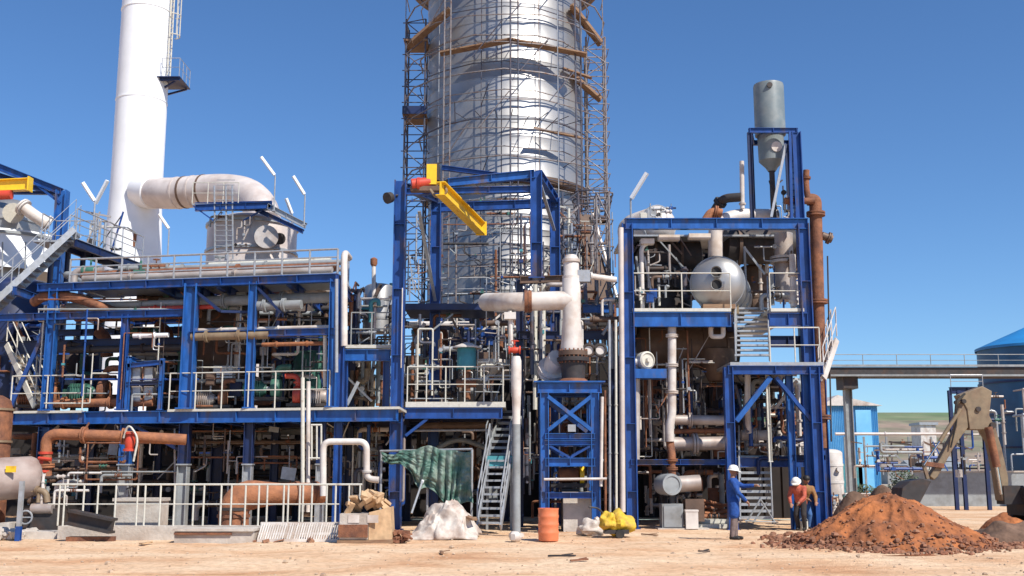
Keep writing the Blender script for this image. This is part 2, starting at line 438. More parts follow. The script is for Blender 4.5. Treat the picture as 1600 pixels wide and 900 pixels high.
def pipe(name, label, pts, r, m, grp=None, fl=(), cat='pipe', rad=None, seg=12, flm=None, bands=()):
    """a pipe run; fl = fractions along each segment where a flange sits: (segment, t)"""
    pts = [V(p_) for p_ in pts]
    mb = MB(); mb.tube(fil(pts, rad or r*2.4, 6), r, seg)
    t = Thing(name, label, cat, grp); t.part('pipe_body', mb, M[m])
    for s_, f in fl:
        a, b = pts[s_], pts[s_+1]; c = a.lerp(b, f); d = (b-a).normalized()
        fb = MB(); fb.cyl(c-d*r*.35, c-d*r*.06, r*1.5, seg); fb.cyl(c+d*r*.06, c+d*r*.35, r*1.5, seg)
        t.part('flange', fb, M[flm or m])
    for s_, f in bands:
        a, b = pts[s_], pts[s_+1]; c = a.lerp(b, f); d = (b-a).normalized()
        fb = MB(); fb.cyl(c-d*r*.10, c+d*r*.10, r*1.05, seg); t.part('band', fb, M[flm or 'dgrey'])
    return t
def valve(t, c, r, m='red', axis=(1,0,0), wheel=True):
    c = V(c); a = V(axis)
    mb = MB(); mb.lathe([(0,-2.2*r),(1.5*r,-2.2*r),(1.5*r,-1.7*r),(.9*r,-1.6*r),(1.25*r,0),(.9*r,1.6*r),(1.5*r,1.7*r),(1.5*r,2.2*r),(0,2.2*r)], c, a, 12)
    b = t.part('valve_body', mb, M[m])
    if wheel:
        mb = MB(); mb.tube([c, c+V((0,0,r*3.4))], r*.3, 6)
        mb.tube([c+V((r*1.5*math.cos(k*.785), r*1.5*math.sin(k*.785), r*3.3)) for k in range(8)], r*.2, 5, closed=True)
        mb.tube([c+V((-r*1.5,0,r*3.3)), c+V((r*1.5,0,r*3.3))], r*.15, 5)
        t.part('hand_wheel', mb, M[m], parent=b)
def lamp(label, u, vb, vk, du, dv, Y, cat='light', grp='tube lamps on poles'):
    """pole from vb up to vk at column u, with a tilted tube lamp going to (u+du, vk+dv)"""
    t = Thing('pole_lamp', label, cat, grp)
    a, k, e = P(u, vb, Y), P(u, vk, Y), P(u+du, vk+dv, Y-.3)
    mb = MB(); mb.tube([a, V((a.x, Y, k.z)), k.lerp(e, .12)], .035, 8); t.part('pole', mb, M['galv'])
    k = V((a.x, Y, k.z))
    d = (e-k)
    mb = MB(); mb.bar(k+d*.05, e, .13, .11); t.part('lamp_tube', mb, M['white'])
    mb = MB(); mb.box(a+V((0,0,.02)), (.14,.14,.04)); t.part('foot_plate', mb, M['galv'])
    return t
CN = {'scaf':'rusted thin','bblue':'bright blue','white':'white','conc':'pale','tan':'tan','yellow':'yellow','rust':'rusty brown','lrust':'orange rusted','dwhite':'dusty white','galv':'bare silver','grey':'grey','dgrey':'dark','duct':'stained silver','cream':'cream','blue':'blue','green':'green','teal':'teal','brown':'brown','dblue':'dark blue','scafd':'dark','red':'red'}
CF = {86:.5, 71:.9, 72:.7, 69:1, 68:1, 62:1, 61:1}
def detail(t, rg, a, b, r, where_m):
    a, b = V(a), V(b); d = b-a
    for k in range(rg.choice((1,2,2,3))):
        c = a.lerp(b, rg.uniform(.1,.9)); kind = rg.random()
        if kind < .45:
            sx = rg.choice((-1,1))*rg.uniform(.12,.45); q = .012+.4*r*rg.random()
            mb = MB()
            if abs(d.z) > .5*d.length: mb.tube(fil([c, c+V((sx,-.02,0)), c+V((sx,-.02,rg.choice((-1,1))*rg.uniform(.2,.7)))],.06,3), q, 6)
            else: mb.tube(fil([c, c+V((0,-.02,-rg.uniform(.15,.5))), c+V((sx,-.02,-rg.uniform(.15,.5)))],.06,3), q, 6)
            t.part('branch_line', mb, M[rg.choice(('galv','grey','duct','dgrey','rust','cream'))])
        elif kind < .7:
            mb = MB(); s_ = r*rg.uniform(1.4,2.0); mb.box(c, (s_*1.6,s_*1.4,s_*1.2)); mb.tube([c, c+V((0,-.03,s_*2))], r*.35, 6); t.part('valve_block', mb, M[rg.choice(('dgrey','green','rust','grey','teal','blue'))])
        elif kind < .85:
            mb = MB(); mb.cyl(c+V((0,-r,0)), c+V((0,-r-.06,0)), .05+.04*rg.random(), 10); t.part('gauge', mb, M[rg.choice(('dwhite','galv','dgrey'))])
        else:
            mb = MB(); mb.bar(c+V((-.12-r,.02,0)), c+V((.12+r,.02,0)), .05,.05); t.part('clamp', mb, M[rg.choice(('blue','dblue','grey'))])
def clutter(seed, u0, u1, v0, v1, Ya, Yb, n, mats, where, rmin=.03, rmax=.1, kinds='vvhhez'):
    rg = random.Random(seed)
    n = int(n*CF.get(seed,1.6))
    for k in range(n):
        m = rg.choice(mats); Y = rg.uniform(Ya, Yb); kind = rg.choice(kinds)
        u = rg.uniform(u0, u1); v = rg.uniform(v0, v1); c = P(u, v, Y)
        zt, zb = zof(v0, Y), zof(v1, Y); r = rmin+(rmax-rmin)*rg.random()**1.7
        xa, xb = P(u0, v, Y).x, P(u1, v, Y).x
        if kind == 'v':
            z0 = rg.uniform(zb, zb+(zt-zb)*.4); z1 = rg.uniform(zb+(zt-zb)*.5, zt)
            t = pipe('upright_pipe', f'upright {CN[m]} pipe {where}', [(c.x,Y,z0),(c.x,Y,z1)], r, m, f'upright {CN[m]} pipes {where}', [(0,.3),(0,rg.uniform(.5,.9))]); detail(t, rg, (c.x,Y,z0), (c.x,Y,z1), r, where)
        elif kind == 'h':
            L = rg.uniform(.15,.5)*(xb-xa); x0 = max(xa, min(c.x-L/2, xb-L))
            t = pipe('level_pipe', f'level {CN[m]} pipe {where}', [(x0,Y,c.z),(x0+L,Y,c.z)], r, m, f'level {CN[m]} pipes {where}', [(0,.15),(0,.75)]); detail(t, rg, (x0,Y,c.z), (x0+L,Y,c.z), r, where)
        elif kind == 'e':
            L = rg.uniform(.12,.35)*(xb-xa)*rg.choice((-1,1)); L = max(xa-c.x, min(L, xb-c.x)); z2 = rg.uniform(zb, zt)
            t = pipe('elbow_pipe', f'elbowed {CN[m]} pipe {where}', [(c.x,Y,z2),(c.x,Y,c.z),(c.x+L,Y,c.z),(c.x+L,Y+1.2,c.z)], r, m, f'elbowed {CN[m]} pipes {where}', [(1,.4)])
        elif kind == 'z':
            L = rg.uniform(.08,.2)*(xb-xa); L = min(L, xb-c.x); z2 = rg.uniform(zb, zt); z3 = rg.uniform(zb, zt)
            t = pipe('pipe_loop', f'looping {CN[m]} pipe {where}', [(c.x,Y,z2),(c.x,Y,c.z),(c.x+L,Y,c.z),(c.x+L,Y,z3)], r, m, f'looping {CN[m]} pipes {where}', [(0,.4)])
        elif kind == 'd':   # inclined strut
            dx = rg.uniform(-1,1); dz = rg.uniform(.6,1.8)
            x2 = max(xa, min(c.x+dx, xb)); z2 = min(zt, c.z+dz)
            t = Thing('strut', f'slanting {CN[m]} strut {where}', 'strut', f'slanting {CN[m]} struts {where}')
            mb = MB(); mb.bar(c, (x2,Y+.1,z2), r*1.2, r*1.2); t.part('bar', mb, M[m])
        elif kind == 'b':   # junction box / instrument on a stand
            t = Thing('junction_box', f'small {CN[m]} box {where}', 'junction box', f'small {CN[m]} boxes {where}')
            s_ = rg.uniform(.15,.35)
            mb = MB(); mb.box(c, (s_, .15, s_*1.3)); t.part('housing', mb, M[m])
            mb = MB(); mb.box(c+V((0,-.085,0)), (s_*.8, .02, s_*1.1)); t.part('door', mb, M[m])
            mb = MB(); mb.bar((c.x,Y+.03,max(zb, c.z-1.2)), (c.x,Y+.03,c.z-s_*.6), .05, .05); t.part('post', mb, M['galv'])
            continue
        elif kind == 'w':   # valve in a short pipe
            t = pipe('valve_pipe', f'short {CN[m]} valve pipe {where}', [(c.x,Y,c.z-.5),(c.x,Y,c.z),(c.x+.9,Y,c.z)], r, m, f'short {CN[m]} valve pipes {where}')
            valve(t, (c.x+.5,Y,c.z), r, rg.choice(['green','dgrey','dgrey','rust','brown','grey']))

# ================================================================ WHITE CHIMNEY
YC = 60.0
zc = lambda v: zof(v, YC)
cx = P(207, 400, YC).x; rc = px(39.0, YC)*1.03
t = Thing('chimney', 'tall plain white chimney rising out of the top of the frame', 'chimney')
mb = MB()
prof = [(rc*1.12,0),(rc*1.10,zc(395)),(rc*1.02,zc(325)),(rc*1.0,zc(300))] + [(rc*(1-.03*k/8), zc(300)+(30)*k/8) for k in range(1,9)]
mb.lathe(prof, (cx,YC,0), seg=48); t.part('stack', mb, M['white'])
for v in (335, 160, 20):
    mb = MB(); mb.lathe([(rc*.99,-.04),(rc*1.012,-.04),(rc*1.012,.04),(rc*.99,.04)], (cx,YC,zc(v)), seg=48); t.part('weld_band', mb, M['white'])
lx = cx+rc*.88; YC0 = YC; YC = 61.0
mb = MB()
for dy in (-.25,.25): mb.tube([(lx+.25,YC-1.1+dy,zc(130)),(lx+.25,YC-1.1+dy,zc(-150))], .045, 6)
for k in range(40): z = zc(130)+k*.33; mb.tube([(lx+.25,YC-1.35,z),(lx+.25,YC-.85,z)], .025, 5)
t.part('ladder', mb, M['cream'])
for k in range(9):
    z = zc(68)+k*1.25
    mb = MB(); mb.tube([(lx+.25+.42*math.sin(a)+.1, YC-1.1-.42*math.cos(a), z) for a in [math.pi*j/8 for j in range(9)]], .03, 6)
    t.part('cage_hoop', mb, M['cream'])
mb = MB()
for a in (.3,.8,1.57,2.3,2.8): x,y = lx+.35+.42*math.sin(a), YC-1.1-.42*math.cos(a); mb.tube([(x,y,zc(68)),(x,y,zc(68)+10)], .025, 5)
t.part('cage_bar', mb, M['cream'])
zp = zc(137)
mb = MB(); mb.bx(lx-.2, lx+1.15, YC-1.9, YC+.2, zp-.05, zp); t.part('platform_deck', mb, M['dblue'])
mb = MB(); mb.bar((lx+1.0,YC-1.6,zp-.1),(lx-.1,YC-1.2,zp-.55),.1,.1); mb.bar((lx+1.0,YC,zp-.1),(lx-.1,YC-.3,zp-.55),.1,.1); mb.bx(lx-.2,lx+1.1,YC-1.75,YC-1.6,zp-.2,zp-.05); t.part('bracket', mb, M['dblue'])
rail(t, [(lx+.1,YC-1.85,zp),(lx+1.1,YC-1.85,zp),(lx+1.1,YC+.15,zp)], 1.1, 'galv', sp=.7)
YC = YC0
mb = MB(); mb.bx(cx+.5,cx+.66,YC-rc*1.02-.02,YC-rc*.8,zc(395),zc(372)); t.part('vent_slot', mb, M['rust'])

# exhaust duct from the chimney to the scrubber vessel
YD = 57.0
def PD(u, v, Y=YD): return P(u, v, Y)
t = Thing('exhaust_duct', 'fat dusty silver duct bending from the white chimney down to the round vessel', 'duct')
mb = MB(); rr = px(26, 55)
path = [P(236,300,58.5),P(262,303,57.5),P(330,297,56.5),P(360,297,55.8),P(388,303,55),P(408,322,54),P(414,352,53)]
mb.tube(fil(path, 1.2, 5), rr*1.02, 24); t.part('pipe_body', mb, M['pduct'])
mb = MB(); d = (V(path[1])-V(path[0])).normalized(); mb.lathe([(rr*1.12,-.9),(rr*1.12,.0),(rr*1.10,.35),(rr*1.02,.40)], path[0], d, 24); t.part('collar', mb, M['white'])
for f in (.25,.42,.62,.85):
    a, b = V(path[1]), V(path[2]); c = a.lerp(b, f); d = (b-a).normalized()
    mb = MB(); mb.lathe([(rr*1.0,-.06),(rr*1.05,-.06),(rr*1.05,.06),(rr*1.0,.06)], c, d, 24); t.part('stiffening_ring', mb, M['brown' if f in (.42,.85) else 'pduct'])

YV = 52.0
vc = P(393, 400, YV); rv = px(70, YV)
t = Thing('scrubber_vessel', 'squat round grey-white vessel with a round manhole under the silver duct', 'vessel')
mb = MB(); zt = zof(352, YV); mb.lathe([(rv,0),(rv,zt-.3),(rv*.97,zt),(rv*.6,zt+.35),(0,zt+.5)], (vc.x,YV,0), seg=40); t.part('shell', mb, M['pduct'])
for v in (357, 398): mb = MB(); mb.lathe([(rv,-.06),(rv*1.04,-.06),(rv*1.04,.06),(rv,.06)], (vc.x,YV,zof(v,YV)), seg=40); t.part('hoop', mb, M['galv'])
mc = P(416,374,YV-rv*.95); mb = MB(); mb.cyl(mc, mc+V((.12,-.5,0)), px(15,YV), 20); s_ = t.part('manhole', mb, M['dwhite'])
mb = MB(); mb.cyl(mc+V((.12,-.5,0)), mc+V((.14,-.6,0)), px(18,YV), 20); t.part('manhole_cover', mb, M['duct'], parent=s_)
mb = MB(); mb.cyl(P(434,373,YV-rv*.8), P(438,373,YV-rv*.9), px(9,YV), 14); t.part('nozzle', mb, M['dgrey'])

t = Thing('vessel_access_platform', 'blue and galvanised access platform with ladders in front of the silver duct', 'platform')
YP = 49.0
a, b, c_, d_ = P(300,322,YP), P(345,322,YP), P(420,318,YP), P(475,352,YP-1)
H_beam(t, P(305,325,YP), P(425,321,YP), .2, .3, 'blue')
H_beam(t, P(305,322,YP+1.2), P(425,319,YP+1.2), .2, .3, 'blue')
H_beam(t, P(418,322,YP), P(478,353,YP), .2, .25, 'galv')
H_beam(t, P(400,327,YP+.6), P(474,362,YP+.6), .2, .2, 'blue')
mb = MB(); p0, p1 = P(300,320,YP), P(425,317,YP); mb.bx(p0.x, p1.x, YP, YP+1.2, p0.z, p0.z+.06); t.part('deck', mb, M['galv'])
rail(t, [(p0.x,YP,p0.z+.06),(P(372,320,YP).x,YP,p0.z+.06)], 1.0, 'cream', sp=.8)
for u in (336, 354, 364): mb = MB(); mb.tube([P(u,405,YP), P(u-1,290,YP)], .04, 6); t.part('column', mb, M['galv'])
for k, (u0, u1) in enumerate(((336,364),(345,364))):
    mb = MB()
    for j in range(16): z = zof(400,YP)+j*.24; mb.tube([(P(u0+9*k,350,YP-.02).x,YP-.02,z),(P(u1-9*(1-k),350,YP-.02).x,YP-.02,z)], .018, 5)
    t.part('ladder', mb, M['galv'])
brace(t, P(302,322,YP), P(334,345,YP), .05, 'blue'); brace(t, P(420,322,YP+.3), P(380,345,YP+.3), .05, 'blue')
clutter(86, 328, 395, 325, 400, 48.3, 50.2, 15, ['galv','duct','cream','dgrey','brown'], 'round the squat grey-white vessel', .03, .07, kinds='vvhezwd')
clutter(87, 128, 200, 330, 398, 40, 44, 8, ['galv','duct','cream','dgrey','blue'], 'on the walkway left of the chimney', .03, .06, kinds='vhezdb')
lamp('pole lamp leaning left at the outer end of the silver duct', 428, 330, 275, -20, -30, 48.8)
lamp('pole lamp leaning left above the low end of the duct platform', 475, 352, 305, -17, -30, 47.9)
lamp('short pole lamp low beside the round grey-white vessel', 456, 350, 335, -9, -25, 49.6)
lamp('slim pole lamp between the chimney and the silver duct', 262, 400, 358, -14, -24, 50)
lamp('pole lamp leaning left beside the sloping walkway, left of the chimney', 146, 350, 315, -17, -30, 40)
lamp('short pole lamp leaning right, nearest the left side of the chimney', 146, 352, 320, 22, -38, 44)
lamp('pole lamp leaning right over the right blue tower', 986, 350, 312, 25, -42, 36)

# ================================================================ FAR LEFT GROUP
YF = 38.0
t = Thing('hoist_gantry', 'blue gantry frame with a yellow crane beam at the left edge', 'gantry')
H_beam(t, P(-60,238,YF), P(97,300,YF), .2, .25, 'blue')
H_beam(t, P(-60,256,YF+1.5), P(90,304,YF+1.5), .2, .22, 'dblue')
H_col(t, 91, 298, 0, YF, .38, 'bblue', z0=0, ref=400)
H_col(t, -50, 240, 0, YF, .38, 'bblue', z0=0, ref=400)
brace(t, P(50,283,YF), P(95,318,YF), .07); H_beam(t, P(-60,300,YF), P(90,302,YF), .12, .12, 'dblue')
t2 = Thing('crane_beam', 'short yellow crane beam ending under the left blue gantry', 'crane beam')
mb = MB(); mb.ib(P(-70,294,36.8), P(47,288,36.8), .28, .42); t2.part('beam', mb, M['yellow'])
mb = MB(); mb.box(P(47,288,36.8), (.05,.36,.5)); t2.part('end_stop', mb, M['yellow'])
mb = MB(); mb.cyl(P(-20,306,36.7), P(18,304,36.7), .17, 12); t2.part('hoist_motor', mb, M['red'])
t = Thing('dome_vessel', 'dull silver domed vessel with a white side nozzle at the left edge', 'vessel')
Y = 41.0; c = P(14,360,Y); r = px(46,Y)
mb = MB(); z0, z1 = zof(470,Y), zof(345,Y); mb.lathe([(r,z0),(r,z1-.1)]+[(r*math.cos(a), z1-.1+r*.85*math.sin(a)) for a in [math.pi/2*k/8 for k in range(9)]], (c.x,Y,0), seg=36); t.part('shell', mb, M['alu'])
mb = MB(); mb.cyl(P(20,333,Y-r*.9), P(21,333,Y-r*1.35), .28, 16); t.part('nozzle', mb, M['dwhite'])
mb = MB(); mb.cyl(P(21,333,Y-r*1.35), P(21,333,Y-r*1.42), .38, 16); t.part('nozzle_flange', mb, M['cream'])
mb = MB(); mb.lathe([(r,-.05),(r*1.05,-.05),(r*1.05,.05),(r,.05)],(c.x,Y,z1-.1),seg=36); t.part('hoop', mb, M['galv'])
pipe('blowdown_pipe', 'dusty pipe sloping down right from the domed vessel', [P(34,322,39.4),P(58,340,39.4),P(78,352,39.6)], .22, 'dwhite', fl=[(0,.1),(1,.8)])
t = Thing('storage_tank', 'wide white round tank behind the galvanised stairs', 'tank')
Y = 41.5; c = P(10,400,Y); r = px(92,Y)
mb = MB(); mb.lathe([(r,zof(432,Y)),(r,zof(380,Y)),(r*.96,zof(374,Y)),(0,zof(366,Y))],(c.x,Y,0),seg=48); t.part('shell', mb, M['white'])
mb = MB(); mb.lathe([(r,-.05),(r*1.03,-.05),(r*1.03,.05),(r,.05)],(c.x,Y,zof(380,Y)),seg=48); t.part('top_ring', mb, M['grey'])
for u in (4, 40): mb = MB(); mb.tube([P(u,378,41.5-r-.05), P(u-1,440,41.5-r-.05)], .03, 6); t.part('seam_strip', mb, M['grey'])

stairs('access_stairs', 'long galvanised stairs climbing right at the left edge', P(-30,500,33.8), P(120,362,35.5), .85, (-.2,1,0), n=17)
t = Thing('access_walkway', 'blue walkway with railing leading back from the stair head to the chimney', 'walkway')
za = zof(374,35.2)
A, B = Q(118,za,35.2), V((0,39.6,za)); B = Q(222, za, 39.6)
H_beam(t, A-V((0,0,.12)), B-V((0,0,.12)), .1, .26, 'dblue')
A2, B2 = A+V((-.6,.9,0)), B+V((-.6,.9,0))
H_beam(t, A2-V((0,0,.12)), B2-V((0,0,.12)), .1, .26, 'dblue')
mb = MB(); mb.add([A,B,B2,A2,A+V((0,0,.05)),B+V((0,0,.05)),B2+V((0,0,.05)),A2+V((0,0,.05))],[(0,3,2,1),(4,5,6,7),(0,1,5,4),(1,2,6,5),(2,3,7,6),(3,0,4,7)]); t.part('deck', mb, M['galv'])
rail(t, [A, B], 1.05, 'galv', sp=1.3); rail(t, [A2, B2], 1.05, 'galv', sp=1.3)
t = Thing('stair_landing', 'small railed landing at the head of the galvanised stairs', 'platform')
zl = za; a = Q(95,zl,35.6)
deck(t, a.x-.8, Q(122,zl,35.6).x, 35.3, 37, zl)
rail(t, [(a.x-.8,37,zl),(a.x-.8,35.9,zl)], 1.05, 'galv', sp=.6); rail(t, [(a.x-.8,37,zl),(Q(122,zl,35.6).x,37,zl)], 1.05, 'galv', sp=.6)
for u in (72, 98, 122): H_col(t, u, 380, 0, 36.9, .14, 'dblue', z0=3.6, z1=zl-.07)

# ================================================================ LEFT PIPE RACK
Z1 = zof(640, 32.0); Z2 = zof(440, 32.3); ZM = zof(494, 32.6); ZN = zof(522, 31.6)
def L(u, z, off=0): return Q(u, z, YL(u)) + V((0, off, 0))
t = Thing('pipe_rack', 'long blue steel pipe rack with two decks filling the left of the plant', 'pipe rack')
us = [(78,'bblue',.27),(193,'blue',.2),(295,'bblue',.37),(392,'bblue',.23),(520,'bblue',.24)]
DEP = 7.5
for u, m, wd in us:
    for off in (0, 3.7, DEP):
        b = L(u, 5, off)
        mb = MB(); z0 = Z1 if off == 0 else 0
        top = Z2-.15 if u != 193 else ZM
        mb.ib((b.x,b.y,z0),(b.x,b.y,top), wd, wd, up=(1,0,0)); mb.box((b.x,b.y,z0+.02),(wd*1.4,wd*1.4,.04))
        t.part('column', mb, M[m if off == 0 else 'dblue'])  # rear rows wear the shaded copy of the blue
b = L(530, 5, .25); mb = MB(); mb.ib((b.x,b.y,0),(b.x,b.y,Z2), .22, .22, up=(1,0,0)); t.part('column', mb, M['blue'])
for u, m, wd in ((194,'bblue',.34),(285,'grey',.30),(386,'galv',.26),(500,'blue',.24)):
    b = L(u, 2, .15); sp = 1.9
    mb = MB(); mb.ib((b.x,b.y,.0),(b.x,b.y,sp), wd, wd, up=(1,0,0)); mb.box((b.x,b.y,.03),(wd*1.5,wd*1.5,.06)); mb.box((b.x,b.y,sp-.02),(wd*1.2,wd*1.2,.04))
    t.part('lower_column', mb, M['galv' if m != 'grey' else 'grey'])
    mb = MB(); mb.ib((b.x,b.y,sp),(b.x,b.y,Z1-.4), wd, wd, up=(1,0,0)); t.part('column', mb, M['bblue' if u == 194 else 'dblue'])
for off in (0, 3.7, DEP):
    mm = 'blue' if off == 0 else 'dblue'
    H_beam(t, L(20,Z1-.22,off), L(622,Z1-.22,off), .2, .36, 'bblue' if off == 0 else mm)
    H_beam(t, L(60,Z2-.12,off), L(528,Z2-.12,off), .2, .24, mm)
    H_beam(t, L(-60,ZM,off), L(290,ZM,off), .18, .22, mm)
    H_beam(t, L(296,ZN,off), L(525,ZN,off), .16, .20, mm)
H_beam(t, L(-60,zof(538,33),1.0), L(290,zof(538,33),1.0), .2, .42, 'dblue')
for u, _, _ in us+[(20,'',0),(250,'',0),(340,'',0),(450,'',0)]:
    for z in (Z1-.25, Z2-.15):
        if u == 193 and z > 5: continue
        H_beam(t, L(u,z,.1), L(u,z,DEP-.1), .14, .26, 'blue')
# braces hanging below the upper beam
brace(t, L(302,Z2-.3), L(345,Z2-1.0), .06, 'dblue'); brace(t, L(345,Z2-1.0), L(385,Z2-1.0,.3), .06, 'dblue')
brace(t, L(402,Z2-.3), L(440,Z2-1.1), .06, 'dblue'); brace(t, L(205,Z1-.4), L(290,Z1-.4-.9,.2), .07, 'dblue')
brace(t, L(10,Z1+.1,.2), L(75,ZM,.2), .06, 'blue')
def skew(z, u0, u1, o0, o1, th, m, name='deck'):
    a, b = L(u0,z), L(u1,z)
    vs_ = []
    for zz in (z-th, z): vs_ += [a+V((0,o0,zz-z)), b+V((0,o0,zz-z)), b+V((0,o1,zz-z)), a+V((0,o1,zz-z))]
    mb = MB(); mb.add(vs_, [(0,3,2,1),(4,5,6,7),(0,1,5,4),(1,2,6,5),(2,3,7,6),(3,0,4,7)])
    t.part(name, mb, M[m])
skew(Z1, 14, 130, -.15, DEP, .07, 'cream'); skew(Z1, 132, 262, .5, DEP, .07, 'galv'); skew(Z1, 264, 625, -.15, DEP, .07, 'cream')
skew(Z2+.04, 100, 528, .0, 2.6, .06, 'galv', 'upper_deck')
rail(t, [L(18,Z1,-.1), L(130,Z1,-.1)], 1.05, 'cream', sp=1.05)
rail(t, [L(265,Z1,-.1), L(515,Z1,-.1)], 1.05, 'cream', sp=.85)
rail(t, [L(108,Z2+.04,.02), L(527,Z2+.04,.02)], .70, 'galv', sp=.85, mids=3, r=.032)
rail(t, [L(112,Z2+.04,2.6), L(523,Z2+.04,2.6)], .85, 'galv', sp=1.3, mids=3, r=.03)

# pipes lying on the upper level of the rack, seen edge on under the railing
k = 0
for (u0,u1,z,off,r,m,lab) in [
    (120,515,Z2+.22,.5,.10,'duct','stained silver pipe lying lowest along the upper deck of the left rack'),
    (110,520,Z2+.42,.95,.12,'rust','rusty pipe along the upper deck of the left rack, behind the railing'),
    (200,525,Z2+.62,1.4,.09,'grey','grey pipe along the upper deck of the left rack, behind the railing'),
    (300,500,Z2+.80,1.9,.08,'cream','cream pipe highest along the upper deck of the left rack'),
    (95,288,Z2-.62,.5,.10,'grey','grey pipe hung just below the upper beam at the left'),
    (215,330,Z2-.80,.3,.07,'red','thin red pipe below the upper beam beside the thick blue column'),
    (100,300,Z2-.92,.9,.13,'rust','rusty pipe on the middle beam at the left'),
    (296,520,Z2-.55,.8,.16,'grey','grey pipe below the upper beam, right half of the left rack'),
    (400,470,Z2-.85,.1,.14,'grey','short dark grey pipe end between the two right columns of the rack'),
    (300,515,ZN+.18,.3,.06,'dwhite','thin dusty white pipe resting on the right middle beam'),
    (300,420,ZN-.05,.0,.12,'tan','tan square-looking pipe at the front of the right middle beam'),
    (205,260,ZM-.62,.2,.07,'white','short clean white pipe in front of the dark cross beam'),
    (405,520,ZN-.28,.4,.06,'lrust','thin orange rusted pipe below the right middle beam'),
    (90,290,ZM-.95,.6,.10,'dgrey','dark pipe below the middle beam at the left'),
    (60,235,Z1+.25,.3,.13,'lrust','orange rusted pipe low on the left deck, behind the railing')]:
    pipe('rack_pipe', lab, [L(u0,z,off), L(u1,z,off)], r, m, fl=[(0,.2),(0,.62)])
pipe('bent_pipe', 'thick rusty brown pipe bowing over the middle beam at the left', [L(46,ZM+.50,.3),L(66,ZM+.68,.15),L(118,ZM+.60,.12),L(158,ZM+.25,.12),L(176,ZM+.12,.7)], .15, 'rust', rad=1.0)
pipe('bent_pipe', 'second rusty pipe bowing behind the thick brown one', [L(60,ZM+.35,1.0),L(120,ZM+.5,.9),L(175,ZM+.25,.9),L(200,ZM+.35,1.6)], .12, 'rust', rad=1.0)
pipe('elbow_pipe', 'rusty elbow pipe against the sky gap above the dark cross beam', [L(195,ZM+.1,3),L(214,ZM-.1,3),L(217,ZM-.75,3)], .16, 'rust')
pipe('elbow_pipe', 'dark elbow pipe against the sky gap left of the light blue column', [L(96,ZM-.05,3),L(108,ZM-.3,3),L(110,ZM-.9,3)], .2, 'rust')
pipe('side_pipe', 'pale green-white pipe rising along the right end of the left rack', [L(536,Z2+.7,1.2),L(536,Z2+.7,.2),L(536,ZN-.4,.2)], .10, 'dwhite', rad=.4)
pipe('side_pipe', 'thin galvanised pipe between the end column and the pale pipe', [L(528,Z2-.2,-.25),L(528,ZN-1.2,-.25)], .05, 'galv')
pipe('side_pipe', 'short upright white pipe left of the rack end column', [L(507,ZN-.1,.1),L(507,Z1+.6,.1)], .06, 'cream')
# vessels standing inside the rack
def vessel(name, lab, u, v0, v1, Y, r, m, cat='vessel', dome=.3, cone=0, hoops=2, legs=0):
    t = Thing(name, lab, cat); c = P(u, (v0+v1)/2, Y); z1, z0 = zof(v0, Y), zof(v1, Y)
    mb = MB(); pr = [(0,z0-.02)] if not cone else [(r*.2,z0-cone)]
    pr += [(r,z0),(r,z1)]+[(r*math.cos(a), z1+r*dome*math.sin(a)) for a in [math.pi/2*k/6 for k in range(1,7)]]
    mb.lathe(pr, (c.x,Y,0), seg=28); t.part('shell', mb, M[m])
    for k in range(hoops):
        z = z0+(z1-z0)*(k+.7)/(hoops+.4); mb = MB(); mb.lathe([(r,-.04),(r*1.04,-.04),(r*1.04,.04),(r,.04)], (c.x,Y,z), seg=28); t.part('hoop', mb, M[m])
    mb = MB(); mb.cyl((c.x+r*.3,Y-r*.9,z0+(z1-z0)*.6), (c.x+r*.36,Y-r*1.25,z0+(z1-z0)*.6), r*.22, 12); t.part('nozzle', mb, M[m])
    for k in range(legs):
        a = k*2*math.pi/legs+.5; mb = MB(); mb.bar((c.x+r*.9*math.cos(a),Y+r*.9*math.sin(a),z0-cone-legs*.2),(c.x+r*.9*math.cos(a),Y+r*.9*math.sin(a),z0+.3),.09,.09); t.part('leg', mb, M[m])
    return t
vessel('process_tank', 'dark brown round tank standing between the two tall blue columns', 342, 485, 620, 35.6, 1.05, 'brown')
vessel('process_tank', 'black upright vessel left of the thin blue column in the left rack', 262, 540, 632, 36.5, .8, 'dgrey')
vessel('process_tank', 'dark tank high in the right bay of the left rack', 455, 470, 560, 37.5, 1.2, 'dgrey')
vessel('process_tank', 'dim green-grey tank at the back right of the left rack', 492, 555, 635, 36, .7, 'green')
vessel('process_tank', 'wide dark blue-black backing cylinder added behind the small stairs at the left edge', 18, 455, 640, 38, 1.5, 'dblue')  # added backing that darkens the bright gap behind the stairs
vessel('process_tank', 'dark grey tank behind the light blue column', 112, 560, 636, 37, .7, 'dgrey')
t = Thing('white_hopper_box', 'bright white panel box beside the dark tank in the left rack', 'box')
c = P(350,582,34.2); mb = MB(); mb.box(c, (.62,.4,.38)); t.part('body', mb, M['white']); mb = MB(); mb.box(c+V((0,0,-.28)), (1.6,.5,.1)); t.part('shelf', mb, M['cream']); mb = MB(); mb.box(c+V((-.75,0,-.02)), (.7,.5,.36)); t.part('side_box', mb, M['brown'])
